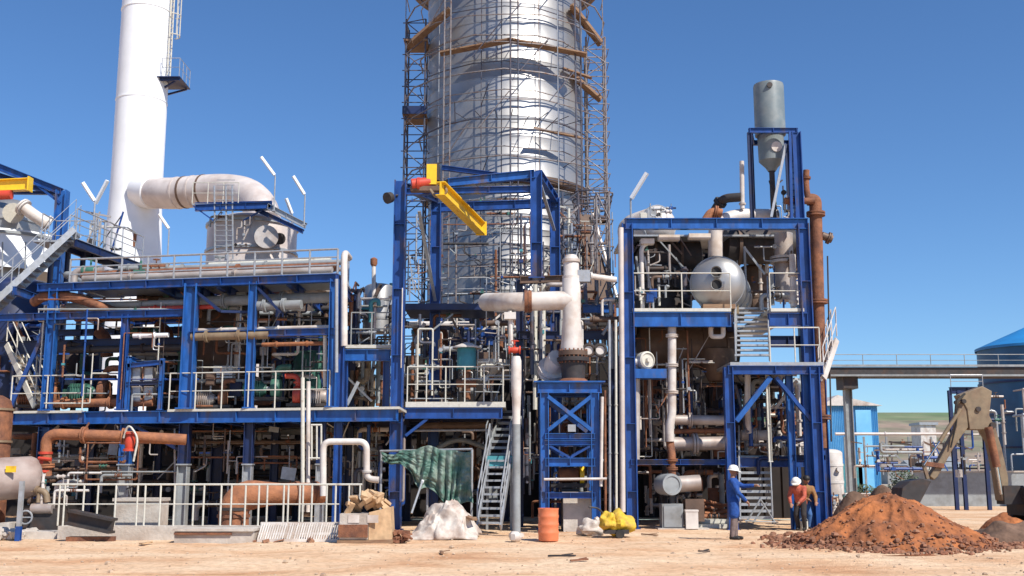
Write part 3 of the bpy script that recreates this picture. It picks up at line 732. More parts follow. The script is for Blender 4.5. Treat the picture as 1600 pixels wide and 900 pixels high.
# electrical cabinets on the deck
t = Thing('cabinet_frame', 'blue frame holding pale grey instrument cabinets on the left deck', 'cabinet rack')
za, zb = zof(632,32.3), zof(560,32.3)
for u in (200, 252): H_col(t, u, 560, 634, 32.2, .12, 'bblue', name='post', z0=Z1)
H_beam(t, P(198,572,32.2), P(254,566,32.2), .12, .14, 'blue'); H_beam(t, P(198,600,32.2), P(254,598,32.2), .1, .1, 'dblue')
H_beam(t, P(200,560,32.2), P(252,578,34.5), .12, .14, 'bblue')
for u in (215, 234):
    for v in (586, 616):
        c = P(u, v, 32.5); mb = MB(); mb.box(c, (.28,.3,.45)); o = t.part('cabinet', mb, M['duct']); mb = MB(); mb.box(c+V((.02,-.16,0)), (.22,.03,.38)); t.part('cabinet_door', mb, M['galv'], parent=o)
def pump(lab, u, v, Y, s_=1.0, m='green', m2='rust', lean=1):
    t = Thing('pump_set', lab, 'pump'); c = P(u, v, Y)
    mb = MB(); mb.box(c+V((0,0,-.32*s_)), (1.3*s_,.5*s_,.1*s_)); t.part('base_plate', mb, M['dgrey'])
    mb = MB(); mb.lathe([(0,-.35*s_),(.2*s_,-.35*s_),(.22*s_,-.3*s_),(.22*s_,.2*s_),(.15*s_,.32*s_),(0,.34*s_)], c+V((-.3*s_*lean,0,-.03)), (lean,0,0), 16)
    for k in range(7): mb.box(c+V((-.3*s_*lean+(-.25+k*.07)*s_,0,-.03)), (.015*s_,.48*s_,.48*s_))
    t.part('motor', mb, M[m])
    mb = MB(); mb.lathe([(0,-.12*s_),(.3*s_,-.12*s_),(.34*s_,0),(.3*s_,.12*s_),(0,.14*s_)], c+V((.32*s_*lean,0,0)), (1,0,0), 18); t.part('pump_casing', mb, M[m2])
    mb = MB(); mb.tube(fil([c+V((.32*s_*lean,0,.2*s_)), c+V((.32*s_*lean,0,.65*s_)), c+V((.75*s_*lean,0,.65*s_))],.2*s_,5), .09*s_, 10); mb.cyl(c+V((.32*s_*lean,0,.4*s_)), c+V((.32*s_*lean,0,.46*s_)), .15*s_, 12); t.part('outlet_pipe', mb, M[m2])
    mb = MB(); mb.cyl(c+V((-.05*s_,0,0)), c+V((.2*s_,0,0)), .06*s_, 10); t.part('shaft', mb, M['galv'])
pump('green and rusty pump left of the thin lower blue column', 145, 612, 33.3, 1.1)
pump('smaller green pump right of the light blue column', 100, 618, 33.8, .9, 'green', 'lrust', -1)
pump('green pump on the deck between the two right columns of the rack', 415, 607, 33.0, 1.0, 'green', 'green')
pump('dusty pump low on the deck at the foot of the thick blue column', 335, 622, 32.8, .8, 'duct', 'rust')
pump('pink-grey pump by the right end of the left deck', 480, 618, 32.7, .9, 'duct', 'red', -1)
pump('rusty pump at the far left of the deck, behind the railing', 55, 622, 34.5, .8, 'rust', 'lrust')
clutter(21, 60, 290, 505, 632, 33.6, 39, 26, ['rust','grey','dgrey','blue','duct','green','lrust'], 'on the left deck of the rack', kinds='vvhezwwb')
clutter(22, 300, 520, 455, 632, 32.6, 39, 44, ['rust','grey','dgrey','dwhite','duct','green','lrust','brown','dblue'], 'in the right bays of the rack', kinds='vvhezwwdb')
clutter(23, 70, 520, 446, 500, 33.2, 38.5, 16, ['rust','grey','dgrey','blue','duct','brown'], 'under the upper deck of the rack', .05, .16, kinds='hhhe')
clutter(24, 0, 75, 500, 650, 34.5, 38, 16, ['rust','dgrey','blue','dblue','grey','dwhite'], 'behind the small stairs at the left edge', .04, .1, kinds='vvhezdw')
stairs('deck_stairs', 'small galvanised stairs coming down to the left end of the deck', P(62,636,33.4), P(18,540,34.2), .7, (0,1,0), m='cream', n=9)
clutter(25, 100, 520, 415, 440, 33.0, 35, 10, ['grey','duct','dwhite','rust'], 'behind the upper railing of the rack', .05, .12, kinds='hhew')

t = Thing('rack_shade_backing', 'dark sheets added as shade across the back of the right bays of the rack', 'wall')  # near-black sheets added to paint the shade deep in these bays
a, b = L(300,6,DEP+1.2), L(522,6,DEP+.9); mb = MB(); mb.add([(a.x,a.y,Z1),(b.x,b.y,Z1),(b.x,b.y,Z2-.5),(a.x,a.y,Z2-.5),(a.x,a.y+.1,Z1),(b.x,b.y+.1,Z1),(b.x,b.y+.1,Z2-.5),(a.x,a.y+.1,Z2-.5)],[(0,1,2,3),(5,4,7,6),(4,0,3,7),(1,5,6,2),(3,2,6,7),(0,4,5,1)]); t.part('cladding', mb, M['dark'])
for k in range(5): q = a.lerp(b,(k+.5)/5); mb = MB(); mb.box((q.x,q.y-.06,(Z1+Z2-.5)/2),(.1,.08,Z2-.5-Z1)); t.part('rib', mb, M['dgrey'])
t = Thing('rack_shade_backing', 'low dark sheet added as shade across the back of the left bays of the rack', 'wall')  # another near-black sheet in place of shade, low in the left bays
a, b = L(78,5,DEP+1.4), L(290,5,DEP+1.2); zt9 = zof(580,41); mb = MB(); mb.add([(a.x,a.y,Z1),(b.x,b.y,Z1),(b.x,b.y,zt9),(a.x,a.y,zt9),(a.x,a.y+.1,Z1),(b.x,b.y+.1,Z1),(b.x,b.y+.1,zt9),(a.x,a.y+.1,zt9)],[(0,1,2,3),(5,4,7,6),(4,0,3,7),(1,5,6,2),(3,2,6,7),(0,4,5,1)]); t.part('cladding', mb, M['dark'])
clutter(81, 60, 525, 455, 638, 32.2, 33.0, 22, ['galv','cream','dgrey','grey','rust','blue'], 'at the front of the rack deck', .015, .035, kinds='vhheezwdb')
clutter(82, 640, 800, 500, 628, 33.0, 34.0, 14, ['galv','cream','dgrey','grey','rust'], 'at the front of the centre deck', .015, .035, kinds='vvhezw')
clutter(83, 992, 1136, 510, 715, 33.6, 34.4, 20, ['galv','cream','dgrey','duct','rust'], 'at the front of the right tower', .015, .035, kinds='vvhezwd')
clutter(84, 85, 500, 660, 760, 32.0, 33.2, 18, ['grey','duct','dgrey','rust','brown'], 'near the front under the left deck', .02, .05, kinds='vhezwd')
# ================================================================ LOWER STOREY BELOW THE LEFT DECK
t = Thing('shade_backwall', 'dark wall added far back as the shade beneath the decks', 'building')  # added dark backing, its colour stands for the unlit depth under the decks
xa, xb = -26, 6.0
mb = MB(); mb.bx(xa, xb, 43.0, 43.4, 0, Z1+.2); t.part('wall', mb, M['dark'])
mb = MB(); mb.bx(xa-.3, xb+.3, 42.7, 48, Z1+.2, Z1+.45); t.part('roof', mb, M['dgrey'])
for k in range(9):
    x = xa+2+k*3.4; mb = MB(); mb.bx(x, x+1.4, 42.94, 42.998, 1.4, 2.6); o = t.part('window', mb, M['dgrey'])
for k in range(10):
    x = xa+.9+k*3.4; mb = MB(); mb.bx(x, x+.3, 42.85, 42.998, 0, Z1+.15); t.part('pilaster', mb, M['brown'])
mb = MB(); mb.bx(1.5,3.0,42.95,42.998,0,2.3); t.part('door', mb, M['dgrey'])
clutter(31, 20, 600, 665, 790, 33.5, 41, 46, ['rust','dgrey','brown','grey','dwhite','scafd','duct'], 'in the shade under the left deck', .04, .13, kinds='vhhezwbwd')
pipe('manifold_pipe', 'long orange rusted pipe hung under the left deck, elbowed down at its left end', [P(72,745,30.9),P(72,678,30.9),P(180,681,30.9),P(291,687,31.3)], .155, 'lrust', fl=[(0,.25),(1,.55),(2,.12)], rad=.35)
t = Thing('valve_pipe', 'red valve cluster on the drop pipe at the left of the manifold', 'valve')
valve(t, P(70,722,30.9), .13, 'red', (0,0,1), False); mb = MB(); mb.tube([P(60,716,30.7),P(80,718,30.7)], .05, 8); t.part('lever', mb, M['red'])
t = Thing('valve_pipe', 'dark red valve hanging with a white cable below the middle of the orange manifold', 'valve')
c = P(203,690,30.75); valve(t, c, .12, 'red', (0,0,1), False); mb = MB(); mb.tube(fil([c+V((-.15,-.1,.1)),c+V((0,-.2,.5)),c+V((.3,-.2,.1)),c+V((.2,-.2,-.55))],.2,5), .03, 6); t.part('cable', mb, M['cream'])
def hang(lab, u, v, Y, w_, h_, m):
    t = Thing('sign_board', lab, 'board'); c = P(u, v, Y)
    mb = MB(); mb.box(c, (w_,.05,h_), rot=Matrix.Rotation(.12,3,'Y')); t.part('panel', mb, M[m])
    mb = MB(); mb.tube([c+V((0,.04,h_/2)), c+V((0,.04,h_/2+.6))], .015, 5); t.part('hanger', mb, M['galv'])
hang('plain white board hanging in the shade near the pale blue column', 177, 702, 33, .28, .34, 'galv')
hang('plain white board low in the shade right of the grey column', 451, 740, 32.4, .42, .36, 'galv')
hang('white scrap sheet hung high in the shade right of the middle', 428, 671, 33.5, .3, .16, 'galv')
t = Thing('end_vessel', 'big pink-beige horizontal drum lying at the left edge on concrete saddles', 'drum')
c = P(-60,752,28.3); e = P(58,745,29.4); d = (e-c).normalized(); Lh = (e-c).length
mb = MB(); mb.lathe([(0,-.1),(.55,0),(.55,Lh-.15),(.5,Lh-.04),(.33,Lh+.06),(0,Lh+.1)], c, d, 28); t.part('shell', mb, M['beige'])
mb = MB(); mb.box(P(17,733,28.4)+V((0,-.0,0)), (.26,.03,.16)); t.part('plate', mb, M['yellow'])
for f in (.35,.7): mb = MB(); q = c.lerp(e,f); mb.box((q.x,q.y,.12), (.25,.8,.5)); t.part('saddle', mb, M['conc'])
t = Thing('end_vessel', 'rust-brown upright tank cut by the left edge of the picture', 'tank')
c = P(-14,700,30.5); mb = MB(); mb.lathe([(.5,0),(.5,zof(640,30.5)),(.42,zof(625,30.5)),(.2,zof(618,30.5)),(0,zof(617,30.5))],(c.x,30.5,0),seg=24); t.part('shell', mb, M['rust'])
for v in (640,690): mb = MB(); mb.lathe([(.5,-.03),(.54,-.03),(.54,.03),(.5,.03)],(c.x,30.5,zof(v,30.5)),seg=24); t.part('hoop', mb, M['tan'])
pipe('drain_pipe', 'short white-ended pipe beside the beige drum', [P(42,738,29.2),P(62,735,29.2),P(64,760,29.2)], .09, 'dwhite', fl=[(0,.2)])
pipe('drain_pipe', 'yellowish small pipe below the beige drum end', [P(55,765,29),P(72,768,29),P(74,785,29)], .08, 'tan', fl=[(0,.2)])
t = Thing('sump_engine', 'dark oily engine block standing under the end of the beige drum', 'engine')
c = P(66,792,29.0); mb = MB(); mb.box((c.x,29.3,.42),(.9,.7,.6)); t.part('block', mb, M['dgrey'])
mb = MB(); mb.cyl((c.x-.25,28.95,.72),(c.x+.3,28.95,.72),.13,14); t.part('manifold', mb, M['duct'])
mb = MB(); mb.tube([(c.x-.35+.17*math.cos(a),28.85,.5+.17*math.sin(a)) for a in [2*math.pi*i/14 for i in range(14)]],.025,6,closed=True); mb.tube([(c.x-.52,28.85,.5),(c.x-.18,28.85,.5)],.018,5); t.part('hand_wheel', mb, M['galv'])
mb = MB(); mb.bx(c.x-.55,c.x+.55,28.9,29.8,0,.12); t.part('skid', mb, M['dgrey'])
clutter(85, 45, 110, 735, 800, 28.8, 30.5, 9, ['dgrey','dwhite','brown','tan','grey'], 'around the beige drum end', .03, .07, kinds='vhewz')
mb = MB(); rgc = random.Random(77)
for k in range(50):
    q = P(rgc.uniform(-20,45), 805, 28.0); s_ = rgc.uniform(.05,.2); mb.ball((q.x,28+rgc.uniform(-.4,.5),.05+.25*max(0,(45-0)/90)*rgc.random()), s_, 7, 5, (1,1,.7), .3, rgc)
one('broken_concrete', 'pile of broken grey concrete under the beige drum at the left edge', 'rubble', mb, M['conc'], kind='stuff')
# big rusty elbow
t = Thing('outfall_pipe', 'big rusty outfall pipe bending down into the concrete behind the railing', 'pipe')
pp = fil([P(365,845,28.7),P(365,774,28.7),P(440,771,28.9),P(505,770,29.5)], .62, 8)
mb = MB(); mb.tube(pp, [.385 if i < 8 else max(.27,.385-.02*(i-8)) for i in range(len(pp))], 22); t.part('pipe_body', mb, M['lrust'])
for f in (.35,.8): a, b = P(440,771,28.9), P(505,770,29.5); c = a.lerp(b,f); d = (b-a).normalized(); mb = MB(); mb.cyl(c-d*.05,c+d*.05,.31,20); t.part('flange', mb, M['rust'])
for v, m in ((795,'dgrey'),(806,'rust')): 
    c = P(365,v,28.7); mb = MB(); mb.lathe([(.385,-.04),(.42,-.04),(.42,.04),(.385,.04)], c, seg=20); t.part('band', mb, M[m])
# foreground concrete wall and railing
YW = 27.6
t = Thing('retaining_wall', 'low concrete kerb wall under the cream railing at the left', 'wall')
zt = zof(822, YW)
a, b = P(90,830,YW).x, P(535,830,YW).x
mb = MB()
mb.sheet(lambda s_, q: V((a+(b-a)*s_, YW-.02*math.sin(9*s_), (-.05)+(zt+.05)*q + .015*noise.noise(V((s_*20, q*3, 1))))), 60, 4)
mb.sheet(lambda s_, q: V((a+(b-a)*s_, YW+.5*q-.02*math.sin(9*s_)*(1-q), zt+.015*noise.noise(V((s_*20, 3, 1)))*(1-q))), 60, 3)
mb.bx(a-.02, b, YW+.1, YW+.5, 0, zt-.01)
t.part('concrete_block', mb, M['conc'])
mb = MB(); x0 = P(-80,830,YW).x; mb.bx(x0, a-.02, YW+.3, YW+1.1, 0, zt-.15); t.part('ledge', mb, M['conc'])
t2 = Thing('guard_railing', 'cream tube railing along the concrete wall at the lower left', 'railing')
zr = zt; h = zof(757,YW+.2)-zr
xs = [92,100,130,152,180,214,226,250,272,302,318,345,361,383,404,417,443,450,468,473,487,510,524,545,562]
mb = MB(); pa, pb = P(82,757,YW+.2), P(566,757,YW+.2); mb.tube([(pa.x,YW+.2,zr+h),(pb.x,YW+.2,zr+h)], .026, 8); t2.part('top_rail', mb, M['cream'])
mb = MB(); pa, pb = P(75,787,YW+.2), P(530,787,YW+.2); mb.tube([(pa.x,YW+.2,zr+h*.52),(pb.x,YW+.2,zr+h*.52)], .019, 6); t2.part('middle_rail', mb, M['cream'])
for u in xs: q = P(u,790,YW+.2); mb = MB(); mb.tube([(q.x,YW+.2,zr),(q.x,YW+.2,zr+h)], .024, 8); t2.part('post', mb, M['cream'])
t = Thing('corner_post', 'blue and galvanised corner post standing apart at the lower left', 'post')
q = P(32,790,27.2); mb = MB(); mb.ib((q.x,27.2,0),(q.x,27.2,.35),.12,.12); t.part('foot', mb, M['blue']); mb = MB(); mb.ib((q.x,27.2,.35),(q.x,27.2,zof(752,27.2)),.1,.1); t.part('shaft', mb, M['galv'])
t = Thing('pit_wall', 'grey concrete block standing behind the cream railing', 'wall')
a, b = P(180,800,28.6), P(250,800,28.6); mb = MB(); mb.bx(a.x,b.x,28.5,29.3,0,zof(783,28.6)); t.part('block', mb, M['conc']); mb = MB(); mb.bx(a.x-.04,b.x+.04,28.46,29.3,zof(783,28.6),zof(780,28.6)+.03); t.part('cap', mb, M['conc'])
pipe('tarpaulin_frame_pipe', 'white pipe arch like an upside-down U above the cream railing', [P(505,775,28.9),P(505,690,28.9),P(573,690,28.9),P(573,748,28.9),P(592,750,28.9)], .085, 'dwhite', rad=.22, fl=[(2,.8)])
pipe('tall_vent_pipe', 'thin cream pipe rising past the deck edge left of the white pipe arch', [P(473,800,30.2),P(473,590,30.2)], .055, 'cream')
pipe('tall_vent_pipe', 'second thin cream pipe rising past the deck edge, right of its twin', [P(481,800,30.4),P(482,596,30.4)], .06, 'dwhite')
t = Thing('small_gate', 'small white tube frame beside the twin cream pipes', 'frame')
mb = MB(); mb.tube([P(484,716,30),P(502,716,30)], .03, 6); mb.tube([P(486,664,30),P(503,664,30)], .03, 6); t.part('rail', mb, M['cream'])
for u in (487,495,502): mb = MB(); mb.tube([P(u,718,30),P(u,664,30)], .025, 6); t.part('post', mb, M['cream'])

# scrap and rubbish at the foot of the wall
t = Thing('steel_scrap', 'dark rusty steel beam offcut leaning on the concrete wall', 'scrap beam')
p_, q_ = P(108,822,26.9), P(176,830,26.7); p_.z += .22; q_.z = .38
mb = MB(); mb.ib(p_, q_, .32, .36, t=.06); t.part('beam', mb, M['dgrey'])
mb = MB(); mb.bx(p_.x-.02, q_.x-.05, 26.8, 27.1, 0, .12); t.part('timber', mb, M['rust'])
t = Thing('concrete_slab', 'long flat concrete frame slab lying left of the steel grating', 'slab')
a, b = P(272,845,26.5), P(395,845,26.5); zt2 = zof(826,26.5)
mb = MB(); mb.bx(a.x,b.x,26.5,27.3,-.02,zt2-.06); t.part('slab', mb, M['conc'])
mb = MB(); mb.bx(a.x,b.x-.5,26.44,26.5,zt2-.14,zt2-.09); t.part('rusty_edge', mb, M['rust'])
mb = MB(); mb.bx(a.x-.03,b.x+.03,26.42,27.35,zt2-.06,zt2); t.part('cap', mb, M['conc'])
t = Thing('steel_grating', 'pale serrated steel grating leaning against the concrete wall', 'grating')
a, b = P(402,845,26.6), P(531,845,26.6); zz = zof(818,26.9)
for q in (0,1): mb = MB(); mb.bar((a.x,26.6+.3*q,.05+(zz-.05)*q),(b.x,26.6+.3*q,.05+(zz-.05)*q),.04,.07); t.part('edge_bar', mb, M['dwhite'])
mb = MB(); mb.bar((a.x,26.72,.05+(zz-.05)*.4),(b.x,26.72,.05+(zz-.05)*.4),.03,.05); t.part('edge_bar', mb, M['dwhite'])
for k in range(34): x = a.x+(b.x-a.x)*(k+.5)/34; mb = MB(); mb.bar((x-.02,26.59,.05),(x+.02,26.89,zz),.025,.03); t.part('cross_bar', mb, M['dwhite'])
t = Thing('waste_crate', 'cardboard and timber crate heaped with crumpled brown rubbish', 'crate')
a, b = P(531,840,26.2), P(612,838,26.2); zt3 = zof(799,26.2)
mb = MB(); mb.bx(a.x, a.x+(b.x-a.x)*.55, 26.1, 27.0, .1, zt3-.05); t.part('box', mb, M['conc'])
mb = MB(); mb.bx(a.x-.02, a.x+(b.x-a.x)*.55, 26.05, 26.1, .15, zt3-.3); t.part('front_board', mb, M['rust'])
for k in (0,1): mb = MB(); x = a.x+.2+.45*k; mb.bx(x, x+.26, 26.085, 26.098, zt3-.26, zt3-.08); t.part('paper_label', mb, M['dwhite'])
mb = MB(); xm = a.x+(b.x-a.x)*.56; mb.add([(xm,26.15,.05),(b.x,26.3,.05),(b.x-.05,26.3,zt3+.1),(xm,26.15,zt3-.02),(xm,27,.05),(b.x,27,.05),(b.x-.05,27,zt3+.1),(xm,27,zt3-.02)],[(0,1,2,3),(5,4,7,6),(4,0,3,7),(1,5,6,2),(3,2,6,7),(0,4,5,1)]); t.part('carton', mb, M['card'])
mb = MB(); mb.bx(a.x-.05,b.x+.03,26.1,27.0,0,.09); t.part('pallet', mb, M['wood'])
rg = random.Random(9); mb = MB()
for k in range(26):
    x = rg.uniform(a.x+.1, b.x-.2); z = zt3+rg.uniform(-.05,.22)+ .22*math.exp(-((x-(a.x+b.x)/2-.15)/.35)**2)
    mb.box((x, 26.5+rg.uniform(-.3,.3), z), (rg.uniform(.12,.34),rg.uniform(.1,.3),rg.uniform(.03,.14)), rot=Matrix.Rotation(rg.uniform(-1,1),3,'Y')@Matrix.Rotation(rg.uniform(-1,1),3,'X')@Matrix.Rotation(rg.uniform(0,3),3,'Z'))
t.part('rubbish', mb, M['card'], stuff=True)
rg = random.Random(19)
mb = MB()
for k in range(60):
    u = rg.uniform(606,640) if k < 34 else rg.uniform(395,640); q = P(u, 835, 26.8)
    mb.box((q.x+rg.uniform(-.1,.1), 26.9+rg.uniform(-.6,.5), .03+(.22*rg.random() if k < 34 else .02)), (rg.uniform(.08,.3),rg.uniform(.06,.2),rg.uniform(.02,.10)), rot=Matrix.Rotation(rg.uniform(-.6,.6),3,'Y')@Matrix.Rotation(rg.uniform(0,3),3,'Z'))
one('rubble', 'scattered broken boards and rubble between the crate and the white sheet', 'rubble', mb, M['clod'], kind='stuff')

# ================================================================ SILVER SILO
YS = 46.0
sc = P(789, 150, YS); RS = 3.42
zS = lambda v, Y=YS-3.4: zof(v, Y)
t = Thing('silo', 'huge silver clad cylindrical silo ringed with scaffolding in the middle', 'silo')
z0, z1 = zS(272), 27.5
n = 17
for k in range(n):
    a, b = z0+(z1-z0)*k/n, z0+(z1-z0)*(k+1)/n
    mb = MB(); j = .012
    mb.lathe([(RS-.03,a-.03),(RS+j,a+.0),(RS+j,a+.05),(RS,a+.07),(RS,b)], (sc.x,YS,0), seg=72)
    t.part('cladding_band', mb, M['alu'])
mb = MB(); mb.lathe([(RS,z1),(RS*.9,z1+.4),(0,z1+1.6)], (sc.x,YS,0), seg=72); t.part('roof', mb, M['alu'])
mb = MB(); mb.lathe([(RS-.3,z0-.35),(RS+.22,z0-.32),(RS+.24,z0-.05),(RS-.0,z0-.02)], (sc.x,YS,0), seg=72); t.part('support_ring', mb, M['brown'])
R2 = RS-.10; zl = zS(478, YS-3.3)
m_ = 8
for k in range(m_):
    a, b = zl+(z0-.35-zl)*k/m_, zl+(z0-.35-zl)*(k+1)/m_
    mb = MB(); mb.lathe([(R2,a-.02),(R2+.012,a),(R2+.012,a+.05),(R2,a+.07),(R2,b)], (sc.x,YS,0), seg=72); t.part('lower_cladding_band', mb, M['alu'])
zc0 = zS(612, YS-1.5)
mb = MB(); mb.lathe([(R2+.15,zl-.25),(R2+.15,zl-.02)], (sc.x,YS,0), seg=60); t.part('skirt_ring', mb, M['grey'])
for k in range(3):
    f0, f1 = k/3, (k+1)/3
    ra, rb = R2+(1.5-R2)*f0, R2+(1.5-R2)*f1; za_, zb_ = zl-.2+(zc0-zl+.2)*f0, zl-.2+(zc0-zl+.2)*f1
    mb = MB(); mb.lathe([(rb,zb_),(ra,za_-.03),(ra+.02,za_)], (sc.x,YS,0), seg=60); t.part('hopper_cone', mb, M['alu'])
for k in range(8):
    a = k*math.pi/4+.3; x, y = sc.x+R2*math.cos(a), YS+R2*math.sin(a)
    mb = MB(); mb.ib((x,y,0),(x,y,zl-.2),.35,.35); t.part('leg', mb, M['dblue'])
mb = MB(); mb.lathe([(R2+.02,zl-1.5),(R2+.3,zl-1.5),(R2+.3,zl-1.2),(R2+.02,zl-1.2)], (sc.x,YS,0), seg=32); t.part('base_beam', mb, M['dblue'])

# scaffolding
def ring_pt(a, r, z): return V((sc.x+r*math.sin(a), YS-r*math.cos(a), z))
def rad(u, v=150):
    x = Q(u, zof(v, YS-3), YS-3.2).x - sc.x
    return math.asin(max(-1,min(1,x/(RS+.75))))
t = Thing('ring_scaffold', 'rust-stained tube scaffold wrapped round the whole front of the silver silo', 'scaffold')
ro, ri = RS+1.0, RS+.22
A0, A1 = -1.75, 1.75
zb_, zt_ = zS(484), 27.0
lev = [zb_+.60*k for k in range(1, 34)]
NS = 12
for k, z in enumerate(lev):
    fac = 10
    strong = k % 3 == 0
    mb = MB(); mb.tube([ring_pt(A0+(A1-A0)*i/fac, ro if k % 2 else ri+.12, z+.05*math.sin(i*2.3+k)) for i in range(fac+1)], .034 if strong else .024, 5)
    t.part('ledger', mb, M['scaf' if k % 4 else 'scafd'])
for a_, rr, m, lad in [(rad(700),ro,'scaf',1),(rad(797),ro,'scafd',1),(rad(783),ri,'scafd',0),(rad(893),ro,'scafd',1),(rad(747),ri,'scafd',0),(rad(850),ri,'scaf',0),(rad(668),ri,'galv',0),(rad(866),ro,'galv',0),(1.3,ro,'scaf',0),(1.5,ri,'scafd',0),(-1.45,ro,'scaf',0)]:
    a = ring_pt(a_, rr, 0)
    mb = MB(); mb.tube([(a.x,a.y,zb_-1.2),(a.x,a.y,zt_)], .035 if lad else .02, 6); t.part('standard', mb, M[m])
    if lad:
        mb = MB()
        b = ring_pt(a_+.07, rr, 0); c_ = ring_pt(a_+.07, ri, 0)
        mb.tube([(b.x,b.y,zb_-1.2),(b.x,b.y,zt_)], .03, 6)
        for j in range(75):
            z = zb_-1+j*.30; mb.tube([(a.x,a.y,z),(b.x,b.y,z)], .014, 4)
        t.part('ladder', mb, M[m])
for j in range(26):
    z = zb_+j*.62
    for a_ in (rad(700), rad(797), rad(893)):
        pass
for k, (a_, z) in enumerate([(rad(700),lev[3]),(rad(797),lev[6]),(rad(893),lev[4]),(rad(893),lev[9]),(rad(747),lev[8]),(rad(850),lev[11]),(rad(747),lev[13]),(rad(893),lev[14]),(1.3,lev[8]),(1.3,lev[3]),(rad(700),lev[12])]):
    mb = MB(); mb.tube([ring_pt(a_, ri, z), ring_pt(a_+.12, ro, z+.62)], .02, 5); t.part('brace', mb, M['scafd'])
for a_ in [rad(u) for u in (690,720,747,775,800,830,850,880,900)]:
    for z in (lev[2],lev[7],lev[12],lev[17]):
        mb = MB(); mb.tube([ring_pt(a_,RS+.02,z+.1), ring_pt(a_,ro+.1,z+.1)], .018, 5); t.part('putlog', mb, M['scafd'])
# plank walkway at about v 65-80
zp = zof(72, YS-4.2)
def planks(pts, wdt=.5, th=.06, m='wood', label=None):
    mb = MB()
    for a, b in zip(pts, pts[1:]):
        for q in (-1, 0, 1):
            mb.bar(V(a)+V((0,q*wdt/3,.004*q)), V(b)+V((0,q*wdt/3,.004*q)), wdt/3.2, th)
    return t.part('plank_walkway', mb, M[m], label=label)
planks([P(688,84,YS-3.5), P(797,63,YS-4.1), P(916,86,YS-3.2)])
planks([P(834,200,YS-3.9), P(910,216,YS-3.0)], .2)
planks([P(646,66,YS-2.4), P(703,16,YS-3.2)], .6, .12)
planks([P(893,10,YS-2.2), P(938,68,YS-1.0)], .6, .14)
planks([P(880,107,YS-2.6), P(924,122,YS-1.4)], .25)
planks([P(892,116,YS-2.0), P(938,156,YS-1.2)], .5, .12)
for k, (a_, z) in enumerate([(rad(715),lev[9]),(rad(760),lev[16]),(rad(815),lev[20]),(rad(870),lev[13]),(rad(730),lev[24]),(rad(840),lev[25]),(rad(690),lev[19]),(rad(880),lev[22]),(rad(770),lev[11]),(rad(830),lev[15])]):
    mb = MB(); mb.tube([ring_pt(a_-.12, ro, z), ring_pt(a_+.16, ro, z+1.5)], .024, 5); t.part('face_brace', mb, M['scafd' if k%2 else 'scaf'])
t2 = Thing('unseen_shadow_platform', 'unseen rusted round platform added above the silo scaffold for its shadow', 'platform')  # out of frame, added so its shadow falls across the silo
zq = zof(2, YS-3.6)+2.2
mb = MB(); mb.lathe([(RS+.05,zq),(RS+.85,zq-.02),(RS+.85,zq+.12),(RS+.05,zq+.12)], (sc.x,YS,0), (0,0,1), 48); t2.part('deck_ring', mb, M['brown'])
for k in range(12):
    a = -1.6+3.2*k/11; mb = MB(); mb.tube([ring_pt(a,RS+.8,zq),ring_pt(a,RS+.05,zq-.8)], .04, 6); t2.part('bracket', mb, M['scafd'])

def scaf_tower(lab, u0, u1, v0, v1, Y, d, mA, lift=1.0, zig=False):
    t = Thing('scaffold_tower', lab, 'scaffold tower'); z1, z0 = zof(v0,Y), zof(v1,Y)
    x0, x1 = P(u0,(v0+v1)/2,Y).x, P(u1,(v0+v1)/2,Y).x
    for x in (x0, x1):
        for y in (Y, Y+d): mb = MB(); mb.tube([(x,y,z0),(x,y,z1)], .04, 6); t.part('standard', mb, M[mA])
    z = z0+.4; k = 0
    while z < z1 and k < 24:
        mb = MB(); mb.tube([(x0-.15,Y,z),(x1+.15,Y,z),(x1+.15,Y+d,z+.03),(x0-.15,Y+d,z+.03)], .025, 5); t.part('ledger', mb, M[mA])
        s_ = (x0, x1) if k % 2 else (x1, x0)
        mb = MB(); mb.tube([(s_[0],Y-.04,z),(s_[1],Y-.04,min(z1,z+lift))], .024, 5); t.part('brace', mb, M[mA])
        mb = MB(); mb.tube([(x0,Y+(0 if k%2 else d),z),(x0,Y+(d if k%2 else 0),min(z1,z+lift))], .02, 5); mb.tube([(x1,Y+(0 if k%2 else d),z),(x1,Y+(d if k%2 else 0),min(z1,z+lift))], .02, 5); t.part('side_brace', mb, M[mA])
        z += lift; k += 1
    return t, x0, x1, z0, z1
t, x0, x1, z0, z1 = scaf_tower('dark tube scaffold tower standing left of the silver silo', 630, 661, 30, 650, 44.6, 1.2, 'scafd', .72)
for v in (178, 62):
    z = zof(v, 44.6); mb = MB(); mb.bx(x0-.1, x1+.1, 44.5, 45.9, z-.08, z); t.part('plank_deck', mb, M['wood'])
mb = MB(); z = zof(180,44.6); mb.bx(x0-.1,x1+.1,44.4,44.5,z,z+.35); t.part('toe_board', mb, M['dblue'])
scaf_tower('tube scaffold tower at the upper right flank of the silver silo', 917, 947, 58, 330, 44.8, 1.0, 'scaf', .62)
t, *_ = scaf_tower('tall grey-brown scaffold tower between the silo and the right blue tower', 935, 955, 300, 800, 38.5, .9, 'scaf', 1.0)
t, *_ = scaf_tower('scaffold tower low on the right side of the lower silo', 880, 905, 300, 560, 41.2, .9, 'scafd', .8)
